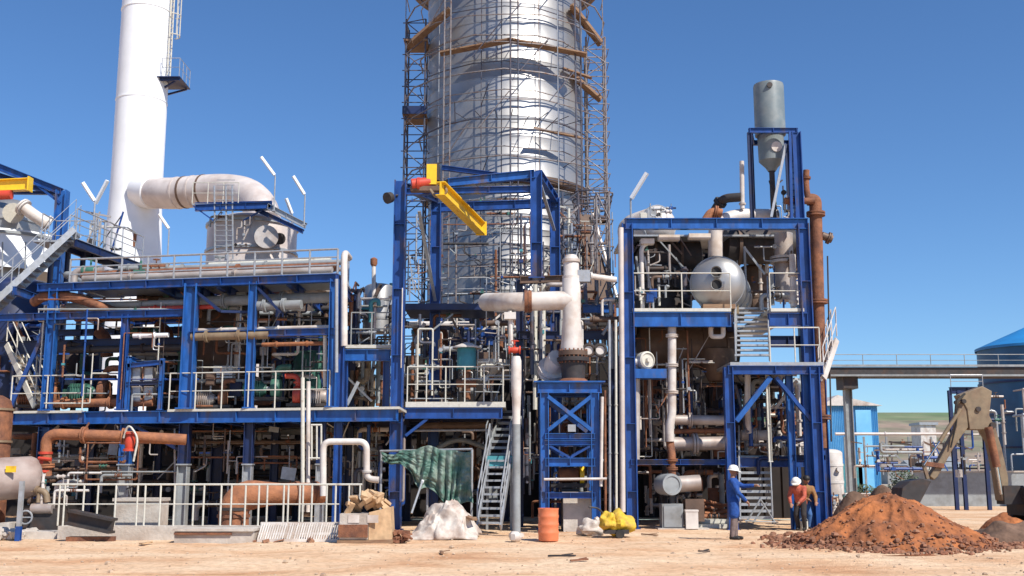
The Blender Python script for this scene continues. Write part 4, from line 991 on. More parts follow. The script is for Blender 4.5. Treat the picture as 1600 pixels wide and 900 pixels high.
# round cage platform on the right flank
t = Thing('round_cage', 'dark round scaffold cage on the right flank of the silo', 'scaffold cage')
c = P(925, 325, 43)
for k in range(5):
    z = c.z+.55-k*.27; mb = MB(); mb.tube([(c.x+(.85-.06*k)*math.cos(a), 43+.8*math.sin(a), z) for a in [2*math.pi*i/20 for i in range(20)]], .035, 5, closed=True); t.part('hoop', mb, M['scafd'])
for k in range(10):
    a = k*math.pi/5; mb = MB(); mb.tube([(c.x+.85*math.cos(a),43+.8*math.sin(a),c.z+.6),(c.x+.6*math.cos(a),43+.8*math.sin(a),c.z-.6)], .025, 5); t.part('bar', mb, M['scafd'])
mb = MB(); mb.lathe([(0,0),(.7,0),(.7,.05),(0,.05)], (c.x,43,c.z-.5), seg=20); t.part('floor', mb, M['brown'])
# brown inclined chute / hopper panel right of the silo
t = Thing('inclined_chute', 'rust-brown inclined chute descending right beside the silo', 'chute')
a, b, c_, d_ = P(906,335,42), P(922,335,42), P(962,475,41), P(918,475,41)
mb = MB(); o = V((0,1.0,0)); mb.add([a,b,c_,d_,a+o,b+o,c_+o,d_+o],[(0,3,2,1),(4,5,6,7),(0,1,5,4),(1,2,6,5),(2,3,7,6),(3,0,4,7)]); t.part('casing', mb, M['brown'])
for q in (.2,.45,.7,.95):
    mb = MB(); mb.bar(a.lerp(d_,q)+V((-.03,-.03,0)), b.lerp(c_,q)+V((.03,-.03,0)), .06,.08); t.part('rib', mb, M['rust'])
mb = MB(); mb.tube([b+V((.1,-.1,0)), c_+V((.1,-.1,0))], .07, 8); t.part('edge_tube', mb, M['duct'])
clutter(41, 640, 960, 480, 560, 37.5, 41, 30, ['rust','grey','scafd','brown','blue','dwhite','duct'], 'under the silver silo', .04, .12, kinds='vhhezdw')
clutter(42, 845, 962, 320, 470, 39.5, 41.5, 22, ['scaf','rust','galv','scafd','cream'], 'on the right flank of the lower silo', .02, .06, kinds='vvhdde')
clutter(43, 638, 690, 300, 480, 39, 41.5, 12, ['scafd','galv','grey'], 'left of the lower silo', .02, .05, kinds='vvhd')

clutter(44, 690, 850, 310, 475, 41.0, 42.2, 26, ['scaf','scafd','galv','rust','dgrey'], 'before the lower silo cladding', .02, .05, kinds='vvhhdeh')
# ================================================================ PORTAL FRAME WITH THE YELLOW CRANE
YA = 32.4; YB = 35.8
t = Thing('crane_portal', 'tall blue portal frame in front of the silver silo', 'steel frame')
zt = zof(283, YA)
H_col(t, 623, 285, 650, YA, .36, 'blue', ref=470, z0=0, z1=zt)
xL = t.parts[-1]
H_col(t, 838, 268, 480, YA, .36, 'blue', ref=370, z0=zof(436,YA), z1=zof(268,YA))
H_col(t, 681, 305, 0, YB, .34, 'blue', ref=400, z0=0, z1=zof(318,YB))
H_col(t, 867, 312, 0, YB, .34, 'blue', ref=380, z0=0, z1=zof(310,YB))
H_beam(t, P(690,262,YA+.3), P(838,282,YA+.3), .16, .14, 'blue')
H_beam(t, P(700,286,YA), P(836,272,YA), .2, .26, 'bblue')
H_beam(t, P(634,300,YA), P(830,296,YA), .18, .2, 'blue')
H_beam(t, P(675,325,YB), P(870,318,YB), .2, .3, 'blue')
H_beam(t, P(626,290,YA), P(681,312,YB), .2, .24, 'dblue'); H_beam(t, P(842,272,YA), P(868,312,YB), .2, .26, 'blue')
brace(t, P(845,290,YA+.2), P(866,360,YB-.2), .05, 'galv'); brace(t, P(655,330,YA+1), P(680,470,YB-.2), .05, 'galv')
rail(t, [P(640,470,YB+.2), P(760,468,YB+.2), P(800,480,YB+.2)], .75, 'galv', sp=1.2)
mb = MB(); p0, p1 = P(636,480,YB), P(772,480,YB); mb.bx(p0.x,p1.x,YB-.8,YB+1.2,p0.z-.2,p0.z); t.part('platform', mb, M['dblue'])
mb = MB(); mb.box(P(628,512,YA-.25), (.03,.03,2.4)); t.part('cable_tray', mb, M['dwhite'])
t = Thing('overhead_crane', 'yellow overhead crane beam sticking out through the blue portal', 'crane')
p0, p1 = P(688,294,30.9), P(752,347,34.9); p1.z = p0.z-.3
mb = MB(); mb.ib(p0, p1, .28, .42); t.part('beam', mb, M['yellow'])
mb = MB(); mb.box(p1, (.36,.06,.46)); t.part('end_stop', mb, M['yellow'])
mb = MB(); mb.box(P(675,274,31.6), (.30,.30,.62)); t.part('trolley_post', mb, M['yellow'])
mb = MB(); mb.box(P(684,272,31.75), (.12,.5,.5)); t.part('trolley_plate', mb, M['dgrey'])
mb = MB(); mb.cyl(P(643,288,31.5), P(672,285,31.6), .165, 14); mb.cyl(P(652,287,31.5), P(656,287,31.5), .19, 14); t.part('hoist_motor', mb, M['red'])
mb = MB(); mb.box(P(665,296,31.6), (.9,.3,.14)); t.part('trolley_frame', mb, M['brown'])
mb = MB(); mb.tube(fil([P(672,296,31.4),P(682,310,31.3),P(700,300,31.2),P(690,285,31.2)],.15,4), .045, 6); t.part('cable_loop', mb, M['tan'])
t = Thing('floodlight', 'dark floodlight on a bracket at the left of the portal column', 'light')
mb = MB(); mb.lathe([(.05,0),(.16,.1),(.18,.28),(0,.28)], P(614,306,32.2)+V((0,.1,0)), (-.6,-.7,-.35), 14); t.part('lamp_head', mb, M['dgrey'])
mb = MB(); mb.tube([P(614,306,32.3), P(622,305,32.35)], .03, 6); t.part('bracket', mb, M['dgrey'])

# ---- platform between rack and portal, and the centre deck
t = Thing('linking_platform', 'small blue platform with a pale edge between the rack and the portal column', 'platform')
Z = zof(545,33); a, b = Q(540,Z,32.8), Q(613,Z,32.8)
mb = MB(); mb.bx(a.x,b.x,32.8,35,Z,Z+.10); t.part('deck', mb, M['cream'])
H_beam(t, Q(538,Z-.22,32.8), Q(610,Z-.22,32.8), .2, .34, 'bblue')
for u in (538, 604): H_col(t, u, 550, 640, 32.9, .2, 'blue', z0=Z1, z1=Z-.4)
brace(t, Q(542,Z1+.2,33), Q(560,Z1+.9,33), .05, 'galv')
rail(t, [Q(548,Z+.1,32.9), Q(612,Z+.1,32.9)], 1.0, 'grey', sp=.8)
t = Thing('centre_platform', 'blue edged deck with cream railing right of the portal column', 'platform')
Y = 32.6; Zc = zof(628, Y); a, b = Q(634,Zc,Y), Q(790,Zc,Y)
mb = MB(); mb.bx(a.x,b.x,Y-.05,39,Zc-.16,Zc); t.part('deck', mb, M['cream'])
H_beam(t, Q(632,Zc-.34,Y), Q(785,Zc-.34,Y), .2, .32, 'blue')
for yy in (34.5,36.5,38.8): H_beam(t, Q(632,Zc-.34,yy), Q(800,Zc-.34,yy), .2, .3, 'dblue')
rail(t, [Q(636,Zc,Y), Q(786,Zc,Y)], 1.05, 'cream', sp=.62)
for u, yy in ((636,38.6),(790,38.6),(715,36.6)): H_col(t, u, 650, 800, yy, .26, 'dblue', z0=0, z1=Zc-.45)
brace(t, Q(634,Zc-1.0,Y), Q(668,Zc-.5,Y), .07, 'blue')
pipe('header_pipe', 'brown header pipe stretched below the centre deck', [P(655,665,34),P(770,664,34)], .10, 'brown', fl=[(0,.3)])
pipe('header_pipe', 'thin silver pipe below the brown header under the centre deck', [P(640,673,33.4),P(768,672,33.4)], .035, 'galv')
pipe('arch_pipe', 'grey hose arching in the dark above the green tarpaulin', [P(675,705,35),P(715,683,35),P(760,700,35)], .08, 'grey', rad=1.0)
clutter(51, 640, 800, 655, 780, 35, 41, 26, ['dgrey','brown','scafd','rust','grey'], 'in the shade below the centre deck', .04, .12, kinds='vhhezdb')
clutter(52, 540, 620, 550, 640, 33.6, 37, 24, ['rust','duct','dwhite','brown','tan','grey'], 'under the small linking platform', .04, .10, kinds='vveezdw')
clutter(53, 530, 618, 440, 545, 34.5, 38.5, 24, ['grey','dgrey','galv','scafd','dwhite','teal','rust'], 'above the small linking platform', .03, .09, kinds='vvhezdw')
clutter(54, 500, 630, 655, 790, 32.5, 37, 40, ['dwhite','cream','rust','duct','grey','scafd','blue','galv'], 'behind the white pipe arch', .025, .07, kinds='vvvezdw')
clutter(55, 640, 800, 490, 630, 34, 38, 36, ['grey','rust','dwhite','scafd','galv','duct','brown','dblue'], 'on the centre deck', .03, .10, kinds='vvhezwd')
vessel('surge_tank', 'small silver dome-topped tank cluster left of the portal column', 592, 450, 520, 37, .5, 'alu')
t = Thing('flare_tip', 'small red and white capped stand pipe against the sky left of the portal', 'pipe')
mb = MB(); mb.tube([P(584,470,36),P(584,412,36)], .07, 8); t.part('pipe_body', mb, M['dwhite'])
mb = MB(); mb.lathe([(.08,0),(.12,.08),(.12,.25),(.04,.3),(0,.3)], P(584,416,36), seg=12); t.part('cap', mb, M['lrust'])
# pale blue drum with a conical cap on the centre deck
t = Thing('filter_drum', 'pale teal drum with a white conical hat on the centre deck', 'drum')
c = P(729,576,33.4); r = px(15,33.4); mb = MB(); mb.lathe([(0,-.05),(r,0),(r,.62),(r*.95,.64)], c, seg=22); t.part('drum_shell', mb, M['teal'])
mb = MB(); mb.lathe([(r*1.5,.62),(r*1.5,.66),(.06,.82),(0,.82)], c, seg=22); t.part('cone_hat', mb, M['dwhite'])
for k in (-1,1): mb = MB(); mb.bar(c+V((k*r*.8,0,.0)), (c.x+k*r*.8,c.y,Zc), .05,.05); t.part('leg', mb, M['dgrey'])
mb = MB(); mb.cyl(c+V((0,0,-.1)), c+V((0,0,-.6)), .12, 12); mb.cyl(c+V((-.3,0,-.45)), c+V((.3,0,-.45)), .13, 12); t.part('inlet', mb, M['rust'])
t = Thing('blue_cylinder', 'deep blue short cylinder above the dusty brown beam under the silo', 'drum')
c = P(767,540,35); mb = MB(); mb.lathe([(0,0),(.2,0),(.2,.5),(0,.52)], c, seg=18); t.part('shell', mb, M['blue']); mb = MB(); mb.lathe([(.2,-.03),(.27,-.03),(.27,.03),(.2,.03)], c+V((0,0,.25)), seg=18); t.part('clamp_ring', mb, M['dblue'])
t = Thing('cone_funnel', 'small dusty white funnel below the brown beam under the silo', 'funnel')
c = P(768,575,34.6); mb = MB(); mb.lathe([(.08,-.25),(.5,.15),(.5,.25),(.42,.25)], c, seg=20); t.part('cone', mb, M['dwhite']); mb = MB(); mb.cyl(c+V((0,0,-.5)), c+V((0,0,-.25)), .08, 10); t.part('spout', mb, M['rust'])
mb = MB(); mb.bar(c+V((-.8,.1,.4)), c+V((.9,.1,.4)), .2,.22); t.part('support_beam', mb, M['brown'])

# ---- fat dusty pipe and the blue pedestal
YPp = 31.6
t = pipe('transfer_pipe', 'fat dusty white T-shaped pipe dropping onto the blue braced tower', [P(760,472,YPp+1.4),P(800,472,YPp),P(893,469,YPp)], px(15,YPp), 'dwhite', seg=22, fl=[], rad=.6)
r = px(14.5,YPp); c = P(893,470,YPp); t.part('riser', MB().lathe([(0,zof(402,YPp)+.1-0),(r*.6,zof(402,YPp)+.06),(r*.85,zof(405,YPp)),(r*.85,zof(433,YPp)),(r,zof(436,YPp)),(r,zof(500,YPp)),(r*1.25,zof(548,YPp))][::-1], (c.x,YPp,0), seg=26), M['dwhite'])
for f in (822, 828): q = P(f,471,YPp); mb = MB(); mb.cyl(q-V((.05,0,0)), q+V((.05,0,0)), r*1.22, 20); t.part('flange', mb, M['rust'])
for v in (408, 434): mb = MB(); mb.lathe([(r*.8,-.04),(r*1.0,-.04),(r*1.0,.04),(r*.8,.04)], (c.x,YPp,zof(v,YPp)), seg=22); t.part('band', mb, M['dwhite'])
mb = MB(); mb.box(P(912,432,YPp), (.36,.3,.35)); t.part('side_box', mb, M['galv'])
pipe('branch_pipe', 'thin white branch pipe leaving the riser to the right', [P(918,431,YPp+.3),P(962,437,YPp+.6)], .09, 'dwhite', fl=[(0,.1)])
for k, (u, v) in enumerate(((797,494),(797,520))):
    pass
t = Thing('relief_valve', 'red relief valve on a thin drop pipe below the fat white pipe', 'valve')
mb = MB(); mb.tube([P(797,486,YPp),P(799,540,YPp)], .06, 8); t.part('drop_pipe', mb, M['dwhite'])
valve(t, P(804,547,YPp), .08, 'red'); mb = MB(); mb.box(P(797,494,YPp), (.34,.3,.2)); t.part('bracket', mb, M['dwhite'])
t = Thing('expansion_joint', 'dark bolted flange stack between the white riser and the blue tower', 'flange')
cz = lambda v: zof(v,YPp)
R0 = px(20,YPp)
mb = MB(); mb.lathe([(R0*.9,cz(592)),(R0*.95,cz(572)),(R0*1.0,cz(566)),(R0*1.25,cz(565)),(R0*1.28,cz(559)),(R0*.9,cz(558)),(R0*.9,cz(553)),(R0*.6,cz(551))], (c.x+.03,YPp,0), seg=28); t.part('casing', mb, M['dgrey'])
mb = MB(); mb.lathe([(R0*.9,cz(556)),(R0*1.15,cz(556)),(R0*1.15,cz(549)),(R0*.7,cz(549))], (c.x+.03,YPp,0), seg=28); t.part('upper_flange', mb, M['brown'])
for k in range(20):
    a = 2*math.pi*k/20; mb = MB(); mb.cyl((c.x+.03+R0*1.08*math.cos(a),YPp+R0*1.08*math.sin(a),cz(568)),(c.x+.03+R0*1.08*math.cos(a),YPp+R0*1.08*math.sin(a),cz(546)),.022,6); t.part('bolt', mb, M['rust'])
mb = MB(); mb.lathe([(R0*1.3,cz(601)),(R0*1.3,cz(598)),(R0*.95,cz(592))],(c.x+.03,YPp,0),seg=28); t.part('base_flange', mb, M['rust'])
t = Thing('support_tower', 'blue cross-braced steel tower carrying the dark flange stack', 'steel tower')
x0, x1 = P(851,700,31).x, P(930,700,31).x; y0, y1 = 31.0, 32.7
zt = zof(606,31); zm = zof(686,31); zm2 = zof(722,31); zl_ = zof(774,31)
for x in (x0,x1):
    for y in (y0,y1): mb = MB(); mb.ib((x,y,.02),(x,y,zt-.15), .24, .24, up=(1,0,0)); mb.box((x,y,.02),(.4,.4,.04)); t.part('column', mb, M['bblue'])
for y in (y0,y1):
    H_beam(t, (x0-.2,y,zt),(x1+.2,y,zt), .22, .3, 'bblue')
    for z, h in ((zm+.08,.16),(zm-.10,.14),(zm2,.24),(zl_,.16)): H_beam(t, (x0,y-.01,z),(x1,y-.01,z), .2, h, 'bblue' if z>zm2-.1 else 'blue')
    brace(t, (x0+.1,y-.06,zt-.25),(x1-.1,y-.06,zm+.25), .085, 'bblue'); brace(t, (x1-.1,y-.03,zt-.25),(x0+.1,y-.03,zm+.25), .085, 'bblue')
    brace(t, (x0+.15,y-.04,zm-.2),((x0+x1)/2,y-.04,zm2+.12), .05, 'blue'); brace(t, (x1-.15,y-.04,zm-.2),((x0+x1)/2,y-.04,zm2+.12), .05, 'blue')
for x in (x0,x1):
    for z in (zt,zm,zm2,zl_): H_beam(t, (x,y0,z),(x,y1,z), .2, .22, 'blue')
    brace(t, (x,y0,zt-.3),(x,y1,zm+.2), .06, 'blue')
mb = MB(); mb.bx(x0-.3,x1+.3,y0-.15,y1+.15,zt+.15,zt+.19); t.part('top_plate', mb, M['bblue'])
mb = MB(); mb.box(((x0+x1)/2+.05,y0-.16,zm+.3),(.22,.02,.2)); t.part('name_plate', mb, M['galv'])
pipe('tower_drain', 'white drain pipe down the right edge of the blue braced tower', [P(941,620,30.8),P(939,760,30.8)], .045, 'dwhite')
pipe('tower_drain', 'thin white level pipe crossing the blue tower near its foot', [P(850,749,30.7),P(948,748,30.7)], .035, 'dwhite', fl=[(0,.2)])
t = Thing('pit_pump', 'small rusty pump with a yellow guard inside the blue tower', 'pump')
c = P(890,742,31.9); mb = MB(); mb.lathe([(0,-.35),(.22,-.3),(.22,.25),(0,.35)], c, (1,0,0), 14); t.part('motor', mb, M['rust']); mb = MB(); mb.lathe([(.1,-.06),(.3,-.06),(.3,.06),(.1,.06)], c+V((.35,0,0)), (1,0,0), 16); t.part('guard', mb, M['yellow'])
mb = MB(); mb.box(c+V((0,0,-.3)),(1.1,.5,.12)); t.part('base_plate', mb, M['dgrey']); mb = MB(); mb.box(c+V((0,0,-.36-c.z*.0)) + V((0,0,-(c.z-.36)/2)), (.5,.4,c.z-.42)); t.part('plinth', mb, M['dgrey'])
t = Thing('concrete_block', 'pale concrete block at the foot of the blue tower', 'block')
mb = MB(); a, b = P(880,800,31.4), P(925,800,31.4); mb.bx(a.x,b.x,31.3,32.2,0,zof(772,31.3)); t.part('block', mb, M['conc']); mb = MB(); mb.bx(a.x-.03,b.x+.03,31.27,32.2,zof(772,31.3)+.003,zof(772,31.3)+.06); t.part('cap', mb, M['dwhite'])
pipe('blower_casing', 'round white flanged nozzle left of the dark flange stack', [P(860,588,32.6),P(866,568,32.2),P(872,560,32)], .3, 'dwhite', fl=[(0,.5)])
t = Thing('twin_gauges', 'pair of round dark-rimmed gauges right of the flange stack', 'gauge')
for u in (920, 938):
    q = P(u,547,31.8); mb = MB(); mb.tube([q+V((.17*math.cos(a),0,.17*math.sin(a))) for a in [2*math.pi*i/16 for i in range(16)]], .04, 6, closed=True); o = t.part('gauge_rim', mb, M['dgrey']); mb = MB(); mb.cyl(q+V((0,.02,0)), q+V((0,.06,0)), .16, 16); t.part('gauge_face', mb, M['dwhite'], parent=o)
mb = MB(); mb.bar(P(912,556,31.9), P(946,556,31.9), .05,.06); t.part('gauge_bar', mb, M['galv'])
t = Thing('mid_beam_frame', 'dark blue beam frame behind the fat white pipe', 'steel frame')
H_beam(t, P(810,524,34), P(962,524,34), .2, .26, 'dblue'); H_beam(t, P(812,402+36,34), P(880,436,34), .2, .22, 'brown')
for u in (836,849): mb = MB(); mb.tube([P(u,445,33.8),P(u,640,33.8)], .07, 8); t.part('upright_tube', mb, M['cream'])
H_col(t, 962, 440, 800, 34.1, .24, 'dblue', z0=0, z1=zof(520,34)); H_col(t, 812, 440, 800, 34.1, .22, 'dblue', z0=0, z1=zof(436,34))
H_beam(t, P(910,483,34.2), P(960,483,34.2), .2, .25, 'bblue')
clutter(56, 805, 965, 440, 600, 33.2, 37.5, 44, ['rust','dwhite','grey','galv','brown','duct','scafd'], 'around the white riser pipe', .03, .10, kinds='vvhezwd')
clutter(57, 805, 968, 610, 800, 33.6, 39.5, 34, ['dgrey','brown','scafd','rust','grey','galv'], 'behind the blue braced tower', .03, .09, kinds='vvhezwd')
for k, u in enumerate((953, 963, 946)):
    pipe('riser_line', ['thin silver line rising just right of the braced blue tower','thin pale line standing closest to the right tower','thin rusty line rising just right of the braced tower'][k], [P(u,800,32.0+.2*k),P(u-1,500 if k<2 else 610,32.0+.2*k)], .04, ['galv','cream','rust'][k], fl=[(0,.3),(0,.55)])
# tall pale post
t = Thing('tall_post', 'tall round pale post standing on the sand between the stairs and the blue tower', 'post')
q = P(807,820,29.0); zt = zof(558,29.0); z3 = zof(645,29)
mb = MB(); mb.lathe([(.105,0),(.105,z3-.3)],(q.x,29,0),seg=18); t.part('lower_shaft', mb, M['grey'])
mb = MB(); mb.lathe([(.105,z3-.3),(.105,z3),(.135,z3+.75),(.135,zt-.1),(.10,zt+.02),(0,zt+.02)],(q.x,29,0),seg=18); t.part('upper_shaft', mb, M['dwhite'])
mb = MB(); mb.lathe([(.2,0),(.2,.08),(.12,.1)],(q.x,29,0),seg=18); t.part('base_flange', mb, M['dwhite'])
t = Thing('paving_stone', 'small pale cube-like stone lying before the tall post', 'stone')
q = P(805,843,27.2); mb = MB(); mb.ball((q.x,27.2,.1),.17,8,6,(1,1,.8),.12); t.part('stone', mb, M['dwhite'])
# centre stairs (steep, facing the camera)
stairs('ground_stairs', 'pale steel stairs with open treads leading up from the sand in the centre', P(764,824,30.2), P(782,716,32.2), .64, (1,-.12,0), n=10, m='galv', tt=.055)
stairs('upper_stairs', 'darker upper flight of stairs climbing under the centre deck', P(778,716,32.3), P(802,640,34.6), .7, (1,-.12,0), n=8, m='grey')
t = Thing('stair_stand', 'teal landing plate between the two centre flights', 'landing')
mb = MB(); q = P(780,722,32.3); mb.box(q,(.8,.5,.35)); t.part('landing_box', mb, M['teal']); 
for s_ in (-1,1): mb = MB(); mb.bar((q.x+s_*.35,32.4,0),(q.x+s_*.35,32.4,q.z),.07,.07); t.part('leg', mb, M['grey'])

# tarps
def tarp(name, lab, fn, m, nu=60, nv=50):
    mb = MB(); mb.sheet(fn, nu, nv); o = one(name, lab, 'tarpaulin', mb, M[m])
    sm = o.modifiers.new('thickness', 'SOLIDIFY'); sm.thickness = .012; return o
def f_green(a, b):
    u = 596+a*140; Y = 30.6+.9*(1-a)
    v0 = 702+4*math.sin(a*9)+ (4 if a<.2 else 0)
    # lower edge: shallow at left, deep at the right
    v1 = 716+ 78*max(0,min(1,(a-.08)/.68)) + 5*math.sin(a*19) - 10*max(0,(a-.85)/.15)
    v = v0+(v1-v0)*b
    p_ = P(u, v, Y)
    fold = (.085*abs(math.sin(a*30+b*1.6+2*math.sin(a*9)))+.03*math.sin(a*75+b*4))*(.25+b**.6) + .16*noise.noise(V((a*6,b*5,2)))*b+.05*abs(noise.noise(V((a*16,b*13,7))))
    return p_ + V((.07*math.sin(a*17+b*3)*b, -fold, -.03*math.sin(a*21)+.07*noise.noise(V((a*14,1,3)))*b))
tarp('green_tarpaulin', 'faded green tarpaulin hanging in folds below the centre deck', f_green, 'tarpg', 220, 70)
t = Thing('tarpaulin_post', 'pipe posts and cross bar holding up the green tarpaulin', 'frame')
mb = MB(); mb.tube([P(594,705,31.6),P(738,702,30.8)], .035, 8); t.part('cross_bar', mb, M['galv'])
for u, Y in ((595,31.6),(668,31.2),(737,30.8)): q = P(u,760,Y); mb = MB(); mb.tube([(q.x,Y,0),(q.x,Y,zof(703,Y))], .035, 8); t.part('post', mb, M['galv'])
def f_white(a, b):
    # crumpled heap with a raised peak
    u = 640+a*108; x0 = P(640,830,28.6).x; x1 = P(748,830,28.6).x
    x = x0+(x1-x0)*a; y = 27.6+b*1.7
    e = max(0,(1-(2*a-1)**2))**.6*max(0,(1-(2*b-1)**2))**.6
    pk = min(.50, max(0,1-abs(a-.56)/.5)*max(0,1-abs(b-.6)/.6)*.80) + math.exp(-((a-.74)/.2)**2-((b-.35)/.25)**2)*.16
    n_ = -abs(noise.noise(V((a*5,b*4,4))))*.28-abs(noise.noise(V((a*10+b*4,b*8,8))))*.13-abs(noise.noise(V((a*22,b*18,3))))*.02+.08
    return V((x+.15*noise.noise(V((a*5,b*5,9))), y+.2*noise.noise(V((a*5,b*5,19))), max(-.02, (e*.34+pk+n_*e))))
tarp('white_tarpaulin', 'crumpled dusty white sheet heaped on the sand before the stairs', f_white, 'tarpw', 120, 100)
t = Thing('leaning_board', 'narrow brown plank leaning on the white sheet heap', 'plank')
mb = MB(); mb.bar(P(712,800,28.4), P(742,812,28.0), .2, .05); t.part('board', mb, M['wood']); mb = MB(); mb.bar(P(705,790,28.9), P(738,826,28.2), .06, .05); t.part('batten', mb, M['dgrey'])
t = Thing('leaning_pole', 'pale thin pole leaning in the shade left of the white sheet', 'pole')
mb = MB(); mb.tube([P(643,802,30.4),P(660,752,30.9)], .03, 8); t.part('shaft', mb, M['galv']); mb = MB(); mb.tube([P(659,755,30.9),P(661,750,30.92)], .04, 8); t.part('cap', mb, M['white'])
# red-orange barrel
t = Thing('orange_barrel', 'faded orange barrel standing on the sand by the blue tower', 'barrel')
q = P(857,843,27.3); r = px(15.5,27.3); hb = zof(794,27.3)
mb = MB(); pr = [(0,0),(r*.94,0),(r,.05)]
for k in range(1,4): z = hb*k/4; pr += [(r*.985,z-.05),(r*1.03,z-.02),(r*1.03,z+.02),(r*.985,z+.05)]
pr += [(r,hb-.05),(r*1.03,hb-.02),(r*1.03,hb),(r*.95,hb),(r*.95,hb-.03),(0,hb-.03)]
mb.lathe(pr,(q.x,27.3,0),seg=32); t.part('barrel_shell', mb, M['orange'])
mb = MB(); mb.cyl((q.x-.1,27.2,hb-.03),(q.x-.1,27.2,hb+.0),.03,10); t.part('bung', mb, M['dgrey'])
# yellow compactor / mixer thing
t = Thing('yellow_plate_machine', 'small dirty yellow engine machine on the sand right of the blue tower', 'machine')
q = P(965,832,28.6)
mb = MB()
def lump(c, r, sq, sd):
    def f(a, b):
        th, ph = a*2*math.pi, (b-.5)*math.pi; d = V((math.cos(ph)*math.cos(th), math.cos(ph)*math.sin(th), math.sin(ph)))
        k = 1+.5*noise.noise(d*1.5+V((sd,0,0)))-.16*abs(noise.noise(d*4+V((sd,3,0))))
        return V((c[0]+d.x*r*sq[0]*k, c[1]+d.y*r*sq[1]*k, max(.01, c[2]+d.z*r*sq[2]*k)))
    return f
mb.sheet(lump((q.x+.04,28.6,.36),.38,(1.05,.9,.8),1), 40, 24); mb.sheet(lump((q.x-.26,28.4,.42),.24,(1,.9,1),6), 30, 20); t.part('cover', mb, M['ycloth'])
mb = MB(); mb.box((q.x-.05,28.5,.16), (.62,.45,.1)); t.part('base_plate', mb, M['dgrey'])
mb = MB(); mb.cyl((q.x+.02,28.12,.11),(q.x+.02,28.24,.11),.11,14); t.part('wheel', mb, M['tyre'])
mb = MB(); mb.tube(fil([(q.x-.2,28.5,.4),(q.x-.5,28.4,.75),(q.x-.75,28.3,.78)],.1,4), .025, 6); t.part('handle', mb, M['dgrey'])
t = Thing('spoil_sack', 'pale sack slumped between the barrel and the yellow machine', 'sack')
q = P(925,822,29.5); mb = MB(); mb.sheet(lump((q.x,29.5,.18),.36,(1.1,.8,.7),12),40,24); t.part('sack_body', mb, M['tarpw']); mb = MB(); mb.sheet(lump((q.x+.12,29.42,.40),.09,(1,1,1),15),16,12); t.part('tied_neck', mb, M['tarpw'])

for i, (u, v, L_, w_, m, lab) in enumerate(((878,872,.55,.10,'dgrey','dark splintered board lying flat in the middle of the sand'),(905,880,.35,.05,'rust','short rusty rod on the sand near the dark splintered board'),(228,852,.30,.12,'card','scrap of cardboard on the sand before the concrete wall'),(690,866,.4,.06,'wood','small brown stick on the sand below the white sheet'),(1015,838,.5,.08,'wood','short plank on the sand right of the yellow machine'),(52,828,.35,.2,'rust','rusty metal scrap on the sand by the corner post'),(1100,862,.3,.07,'dgrey','dark stick on the sand left of the standing worker'))):
    Y = H/math.tan(math.atan((v-450)/F)-TH); q = P(u,v,Y); z = gz(q.x,Y)
    t = Thing('ground_scrap', lab, 'scrap'); a = i*.7-.4
    mb = MB(); mb.bar((q.x-L_/2*math.cos(a),Y-L_/2*math.sin(a),z+.03),(q.x+L_/2*math.cos(a),Y+L_/2*math.sin(a),z+.045), w_, .03); t.part('piece', mb, M[m])
    mb = MB(); mb.bar((q.x,Y,z+.05),(q.x+L_*.4,Y+.08,z+.07), w_*.5, .02); t.part('splinter', mb, M[m])

# ================================================================ RIGHT TOWER
YR = 33.0; YK = 38.6
t = Thing('process_tower', 'tall blue multi-storey process tower on the right', 'steel tower')
zT = zof(350,YR); zP = zof(487,YR); zQ = zof(572,YR); zG = zof(722,YR)
def rc(u, z0, z1, Y, w_, m, ref=560): return H_col(t, u, 0, 0, Y, w_, m, z0=z0, z1=z1, ref=ref)
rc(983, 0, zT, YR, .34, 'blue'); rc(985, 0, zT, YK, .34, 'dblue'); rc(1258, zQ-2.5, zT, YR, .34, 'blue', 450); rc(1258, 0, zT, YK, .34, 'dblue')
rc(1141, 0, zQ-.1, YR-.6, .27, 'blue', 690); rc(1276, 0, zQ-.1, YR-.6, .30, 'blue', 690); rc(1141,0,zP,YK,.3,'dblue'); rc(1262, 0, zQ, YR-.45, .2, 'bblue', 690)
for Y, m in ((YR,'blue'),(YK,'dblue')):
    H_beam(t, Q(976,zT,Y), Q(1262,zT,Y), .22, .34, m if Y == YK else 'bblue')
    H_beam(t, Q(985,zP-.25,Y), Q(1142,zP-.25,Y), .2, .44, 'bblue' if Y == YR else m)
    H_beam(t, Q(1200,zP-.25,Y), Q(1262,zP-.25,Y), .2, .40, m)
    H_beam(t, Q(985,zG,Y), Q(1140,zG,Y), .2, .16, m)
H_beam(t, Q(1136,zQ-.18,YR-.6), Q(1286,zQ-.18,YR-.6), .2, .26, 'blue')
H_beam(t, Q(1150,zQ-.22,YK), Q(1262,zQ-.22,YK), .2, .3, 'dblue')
for u in (985, 1141, 1258):
    for z in (zT, zP-.25): 
        if u == 1141 and z == zT: continue
        H_beam(t, Q(u,z,YR), Q(u,z,YK), .2, .3, 'dblue')
H_beam(t, Q(1150,zG,YR+.8), Q(1262,zG,YR+.8), .2, .28, 'blue')
brace(t, P(1203,590,YR-.5), P(1150,658,YR-.5), .12, 'bblue'); brace(t, P(1212,590,YR-.5), P(1268,658,YR-.5), .09, 'blue')
rc(1201, zG, zQ-.3, YR-.4, .10, 'cream', 650)
a, b = Q(988,zP,YR), Q(1142,zP,YR); deck(t, a.x, b.x, YR-.05, YK, zP+.1, 'cream', .1)
a, b = Q(1204,zP,YR), Q(1256,zP,YR); deck(t, a.x, b.x, YR-.05, YK, zP+.1, 'cream', .1)
a, b = Q(1140,zQ,YR-.6), Q(1286,zQ,YR-.6); deck(t, a.x, b.x, YR-.7, YK, zQ+.05, 'galv', .1)
rail(t, [Q(990,zP+.1,YR), Q(1142,zP+.1,YR)], 1.1, 'cream', sp=1.4)
